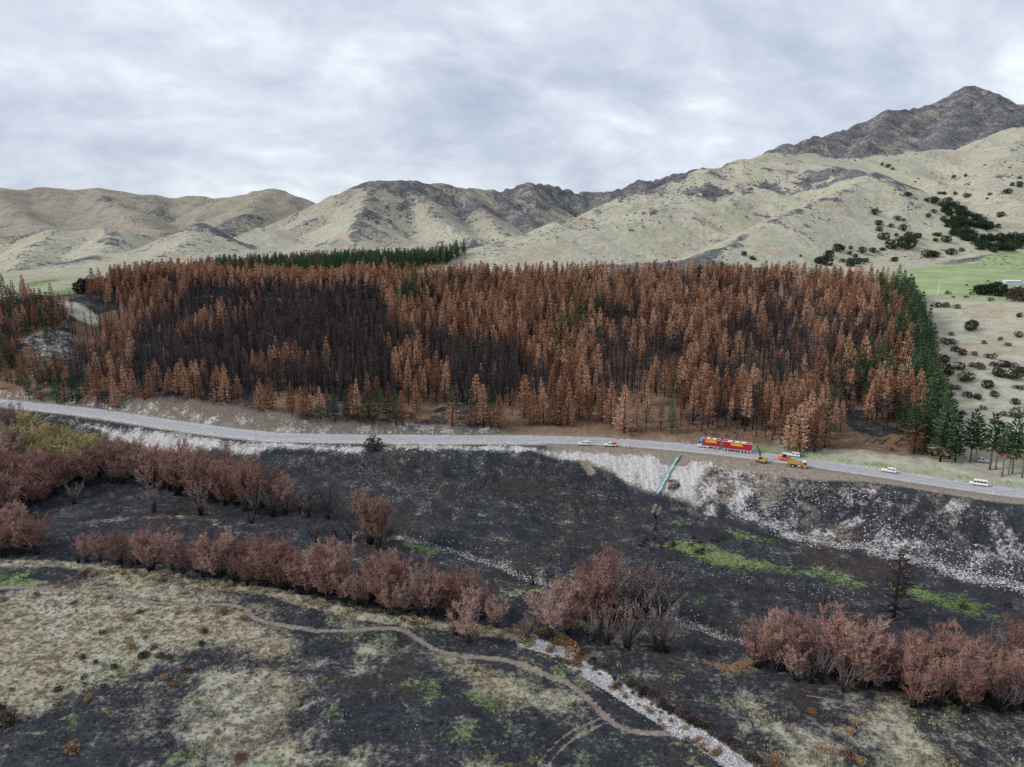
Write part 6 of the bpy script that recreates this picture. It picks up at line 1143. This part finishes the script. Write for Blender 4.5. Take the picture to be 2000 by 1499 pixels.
for px, py, lb in [(1135, 857, 'orange traffic cone on the grass edge across from the white station wagon'), (683, 868, 'orange traffic cone lying near the road bank beside the brown bush')]:
    o = copy_tree(c0); g = G(px, py); o.location = tuple(g); o['label'] = lb; del o['group']
# marker posts
def post(px, py, h, label, band=False, w=.12):
    g = G(px, py); o = tag(empty('marker_post', tuple(g)), label, 'post', 'white edge marker posts' if not band else 'banded marker posts'); mb = MB(); mb.box((0, 0, h / 2 - .1), (w, w * .7, h + .2)); mb.build('stake', P_WHITE, o)
    mb = MB(); mb.box((0, 0, h * (.62 if band else .86)), (w + .02, w * .7 + .02, h * .14)); mb.build('band', P_DARK if band else P_RED, o)
for px, py in [(267, 813), (301, 818), (342, 824), (564, 849), (622, 851), (761, 852), (882, 853), (975, 853), (1050, 854), (1179, 857), (1343, 868), (160, 798), (1762, 921)]: post(px, py, 1.1, 'slim white marker post on the far edge of the road')
post(130, 794, 2.0, 'tall white marker post where the road leaves the willows', True, .2); post(845, 853, 2.4, 'white post with black band beyond the road above the burnt slope', True, .26); post(1940, 964, 2.4, 'white post with black band on the verge beside the white van', True, .26)
def pole(px, py, h, r, name, label, cross=True):
    g = G(px, py); o = tag(empty(name, tuple(g)), label, 'pole'); mb = MB(); mb.tube((0, 0, -.4), (0, 0, h), r, r * .7, 8); mb.build('shaft', P_WOOD if cross else P_WHITE, o)
    if cross: mb = MB(); mb.box((0, 0, h - .5), (2.0, .12, .12)); mb.build('crossarm', P_WOOD, o)
    else: mb = MB(); mb.box((0, 0, h), (r * 3, r * 3, .12)); mb.build('cap', P_WHITE, o)
pole(1832, 577, 11.5, .42, 'power_pole', 'pale concrete power pole at the edge of the green paddock'); pole(80, 572, 9, .35, 'power_pole', 'pale power pole in the small green field on the terrace'); pole(1662, 986, 4.2, .07, 'marker_pole', 'thin white pole standing alone on the burnt embankment', False)
# shed
g = G(1976, 558); sh = tag(empty('hay_shed', tuple(g), R(-4)), 'grey-blue corrugated iron shed in the green paddock', 'shed')
mb = MB(); mb.box((0, 0, 1.7), (12, 5, 3.9)); mb.build('wall', P_TIN, sh); mb = MB(); mb.box((0, 0, 3.82), (12.6, 5.7, .22), 0, Euler((R(4), 0, 0)).to_matrix()); mb.build('roof', P_WHITE, sh)
for i in range(24): mb = MB(); mb.box((-5.75 + .5 * i, -2.53, 1.7), (.16, .06, 3.8)); mb.build('wall_rib', P_TIN, sh)
# teal flume down the scree
def flume():
    a, b = G(1325, 893), G(1284, 967); n = 26; mb = MB(); V = []; d = (b - a); t = Vector((d.x, d.y, 0)).normalized(); s = Vector((-t.y, t.x, 0)); prof = [(-1.0, .42), (-.72, .18), (-.3, .06), (.3, .06), (.72, .18), (1.0, .42)]
    zs = [max(float(Hq(*(a.lerp(b, i / n) + s * o)[:2])) for o in (-.8, 0, .8)) for i in range(n + 1)]
    for i in range(n + 1):
        p = a.lerp(b, i / n); w = .62 + .16 * math.sin(i * .9) + .1 * math.sin(i * 2.3)
        z = sum(zs[max(0, min(n, i + k))] for k in (-2, -1, 0, 1, 2)) / 5 + .12
        for x, h in prof: V.append(Vector((p.x, p.y, z + h)) + s * x * w)
        for x, h in reversed(prof): V.append(Vector((p.x, p.y, z + h - .07)) + s * x * w)
    m = 12; F = [(i * m + k, i * m + (k + 1) % m, (i + 1) * m + (k + 1) % m, (i + 1) * m + k) for i in range(n) for k in range(m)] + [tuple(range(m - 1, -1, -1)), tuple(range(n * m, n * m + m))]
    o = tag(empty('drain_flume', (0, 0, 0)), 'teal drainage flume laid straight down the pale scree slope', 'flume'); mb.add(V, F); mb.build('liner', P_TEAL, o)
    mb = MB(); q = Vector((a.x, a.y, zs[0] + .35)); mb.box(tuple(q - t * .3), (1.9, .8, .5)); mb.build('inlet_box', P_STEEL, o)
flume()
# fence of the paddock
fp = [G(x, y) for x, y in [(1784, 581), (1830, 580), (1880, 580), (1940, 579), (2010, 579)]]; fo = tag(empty('wire_fence', tuple(fp[0])), 'wire fence on thin posts between paddock and straw slope', 'fence')
for i in range(len(fp) - 1):
    for k in range(5):
        p = fp[i].lerp(fp[i + 1], k / 5); mb = MB(); mb.box((p.x - fp[0].x, p.y - fp[0].y, float(Hq(p.x, p.y)) - fp[0].z + .55), (.12, .12, 1.3)); mb.build('fence_post', P_WOOD, fo)
    for h in (.5, .85, 1.1): a, b = fp[i] - fp[0], fp[i + 1] - fp[0]; mb = MB(); mb.tube(a + Vector((0, 0, h)), b + Vector((0, 0, h)), .02, .02, 3); mb.build('wire', P_STEEL, fo)

# ------------------------------------------------------------------ people and cattle
def skinned(name, verts, edges, rad, mats, root=0, pick=None, sub=1):
    me = bpy.data.meshes.new(name); me.from_pydata(verts, edges, []); o = bpy.data.objects.new(name, me); COL.objects.link(o)
    m = o.modifiers.new('skin', 'SKIN'); m.use_smooth_shade = True
    for i, r in enumerate(rad): me.skin_vertices[0].data[i].radius = (r, r) if not isinstance(r, tuple) else r; me.skin_vertices[0].data[i].use_root = (i == root)
    s = o.modifiers.new('sub', 'SUBSURF'); s.levels = s.render_levels = sub
    dg_ = bpy.context.evaluated_depsgraph_get(); out = bpy.data.meshes.new_from_object(o.evaluated_get(dg_)); bpy.data.objects.remove(o); out.name = name; out.materials.clear()
    for q in mats: out.materials.append(q)
    if pick:
        for f in out.polygons: f.material_index = pick(f.center)
    return out
P_SKIN = plain('skin', (0.50, 0.30, 0.22), .6, .3); P_TROU = plain('dark_trousers', (0.03, 0.035, 0.06), .85, .2); P_VEST = plain('hi_vis_orange', (0.88, 0.22, 0.10), .7, .2); P_HAIR = plain('dark_hair', (0.03, 0.02, 0.015), .8, .2)
def person(px, py, rz, label, arm, helmet, step):
    V = [(0, 0, .95), (0, 0, 1.15), (0, .01, 1.38), (0, .01, 1.50), (.01, 0, 1.60), (.02, 0, 1.70)]; E = [(0, 1), (1, 2), (2, 3), (3, 4), (4, 5)]; Rr = [(.16, .12), (.155, .115), (.17, .12), .06, .095, .085]
    for s in (-1, 1):
        b = len(V); V += [(0, s * .10, .88), (.03 + step * s * .10, s * .11, .48), (-.02 + step * s * .16, s * .11, .09), (.15 + step * s * .16, s * .13, .05)]; Rr += [.095, .065, .05, .045]; E += [(0, b), (b, b + 1), (b + 1, b + 2), (b + 2, b + 3)]
        b = len(V); ex_, hx = (.12, .34) if (arm and s > 0) else (.0, .07); hz = 1.14 if (arm and s > 0) else .86; V += [(0, s * .20, 1.42), (ex_ - .04, s * .27, 1.14), (hx, s * .26, hz), (hx + .07, s * .26, hz - .07)]; Rr += [.07, .05, .035, .04]; E += [(2, b), (b, b + 1), (b + 1, b + 2), (b + 2, b + 3)]
        for k in range(4): V += [(hx + .13 + .01 * (k % 2), s * .26 + (k - 1.5) * .02, hz - .10), (hx + .15, s * .26 + (k - 1.5) * .021, hz - .155 + .01 * abs(k - 1))]; n = len(V); Rr += [.010, .008]; E += [(b + 3, n - 2), (n - 2, n - 1)]
        V += [(hx + .12, s * .22, hz - .05)]; Rr += [.010]; E += [(b + 3, len(V) - 1)]
    def pick(c): return 2 if c.z > 1.64 and c.x < .03 else (0 if c.z > 1.5 or (abs(c.y) > .19 and c.z < 1.2 and c.z > .6 and not (arm and c.y > 0 and c.x < .28)) else (1 if c.z < .98 else 0))
    me = skinned('body', V, E, Rr, [P_SKIN, P_TROU, P_HAIR], 0, pick)
    g = G(px, py); o = tag(empty('person', (g.x, g.y, g.z), rz), label, 'person', None); bo = bpy.data.objects.new('body', me); COL.objects.link(bo); bo.parent = o
    JV = [(0, 0, .88), (0, 0, 1.15), (0, .01, 1.40), (0, .01, 1.47)]; JE = [(0, 1), (1, 2), (2, 3)]; JR = [(.20, .15), (.185, .14), (.195, .145), .08]
    for s in (-1, 1):
        b = len(JV); ex_, hx = (.12, .30) if (arm and s > 0) else (.0, .06); hz = 1.15 if (arm and s > 0) else .92; JV += [(0, s * .21, 1.42), (ex_ - .04, s * .275, 1.14), (hx, s * .265, hz)]; JR += [.085, .065, .05]; JE += [(2, b), (b, b + 1), (b + 1, b + 2)]
    jo = bpy.data.objects.new('hi_vis_jacket', skinned('hi_vis_jacket', JV, JE, JR, [P_VEST])); COL.objects.link(jo); jo.parent = o
    hb = bmesh.new(); bmesh.ops.create_uvsphere(hb, u_segments=10, v_segments=6, radius=.13); bmesh.ops.delete(hb, geom=[v for v in hb.verts if v.co.z < -.02], context='VERTS'); hm = bpy.data.meshes.new('helmet'); hb.to_mesh(hm); hb.free(); hm.materials.append(helmet); ho = bpy.data.objects.new('helmet', hm); COL.objects.link(ho); ho.parent = o; ho.location = (.02, 0, 1.70)
    nb = MB(); nb.extr([(.11, 1.63), (.145, 1.60), (.11, 1.595)], lambda z: .018); nb.build('nose', P_SKIN, bo)
    for s in (-1, 1): nb = MB(); nb.tube((.108, s * .035, 1.655), (.116, s * .035, 1.655), .012, .010, 6); nb.build('eye', P_HAIR, bo)
person(1468, 909, R(-70), 'road worker in orange jacket, the one farther from the excavator track', False, P_WHITE, .4); person(1474, 910.5, R(150), 'road worker in orange jacket and dark trousers beside the excavator track', True, P_WHITE, .0)
person(1223.5, 877.5, R(20), 'road worker in orange jacket standing lower on the verge by the flat-deck ute', True, P_WHITE, .0); person(1231, 876, R(200), 'road worker in orange jacket facing a colleague by the flat-deck ute', False, P_WHITE, .3)
P_COW = plain('black_hide', (0.012, 0.011, 0.011), .8, .2)
def cow(px, py, rz, label, low):
    V = [(-.75, 0, 1.02), (-.2, 0, .98), (.35, 0, 1.0), (.75, 0, 1.08), (1.05, 0, 1.22 - low * .35), (1.32, 0, 1.30 - low * .95), (1.58, 0, 1.16 - low * .98)]; E = [(i, i + 1) for i in range(6)]; Rr = [(.30, .34), (.34, .40), (.33, .40), (.27, .34), (.17, .2), .14, .09]
    for s in (-1, 1):
        b = len(V); V += [(.68, s * .20, .70), (.70, s * .20, .36), (.66, s * .20, .02)]; Rr += [.13, .07, .065]; E += [(3, b), (b, b + 1), (b + 1, b + 2)]
        b = len(V); V += [(-.72, s * .20, .78), (-.60, s * .2, .52), (-.86, s * .2, .36), (-.80, s * .2, .02)]; Rr += [.17, .10, .06, .06]; E += [(0, b), (b, b + 1), (b + 1, b + 2), (b + 2, b + 3)]
        b = len(V); V += [(1.26, s * .24, 1.38 - low * .95)]; Rr += [.05]; E += [(5, b)]
    b = len(V); V += [(-1.05, 0, 1.1), (-1.12, 0, .55)]; Rr += [.04, .035]; E += [(0, b), (b, b + 1)]
    me = skinned('body', V, E, Rr, [P_COW], 1); g = G(px, py); o = tag(empty('cow', (g.x, g.y, g.z), rz, 1.25), label, 'cow'); bo = bpy.data.objects.new('body', me); COL.objects.link(bo); bo.parent = o
cow(1929, 552, R(15), 'black cow with raised head in the green paddock near the shed', 0.0); cow(1888, 559, R(70), 'black cow grazing alone in the green paddock past the power pole', 1.0)
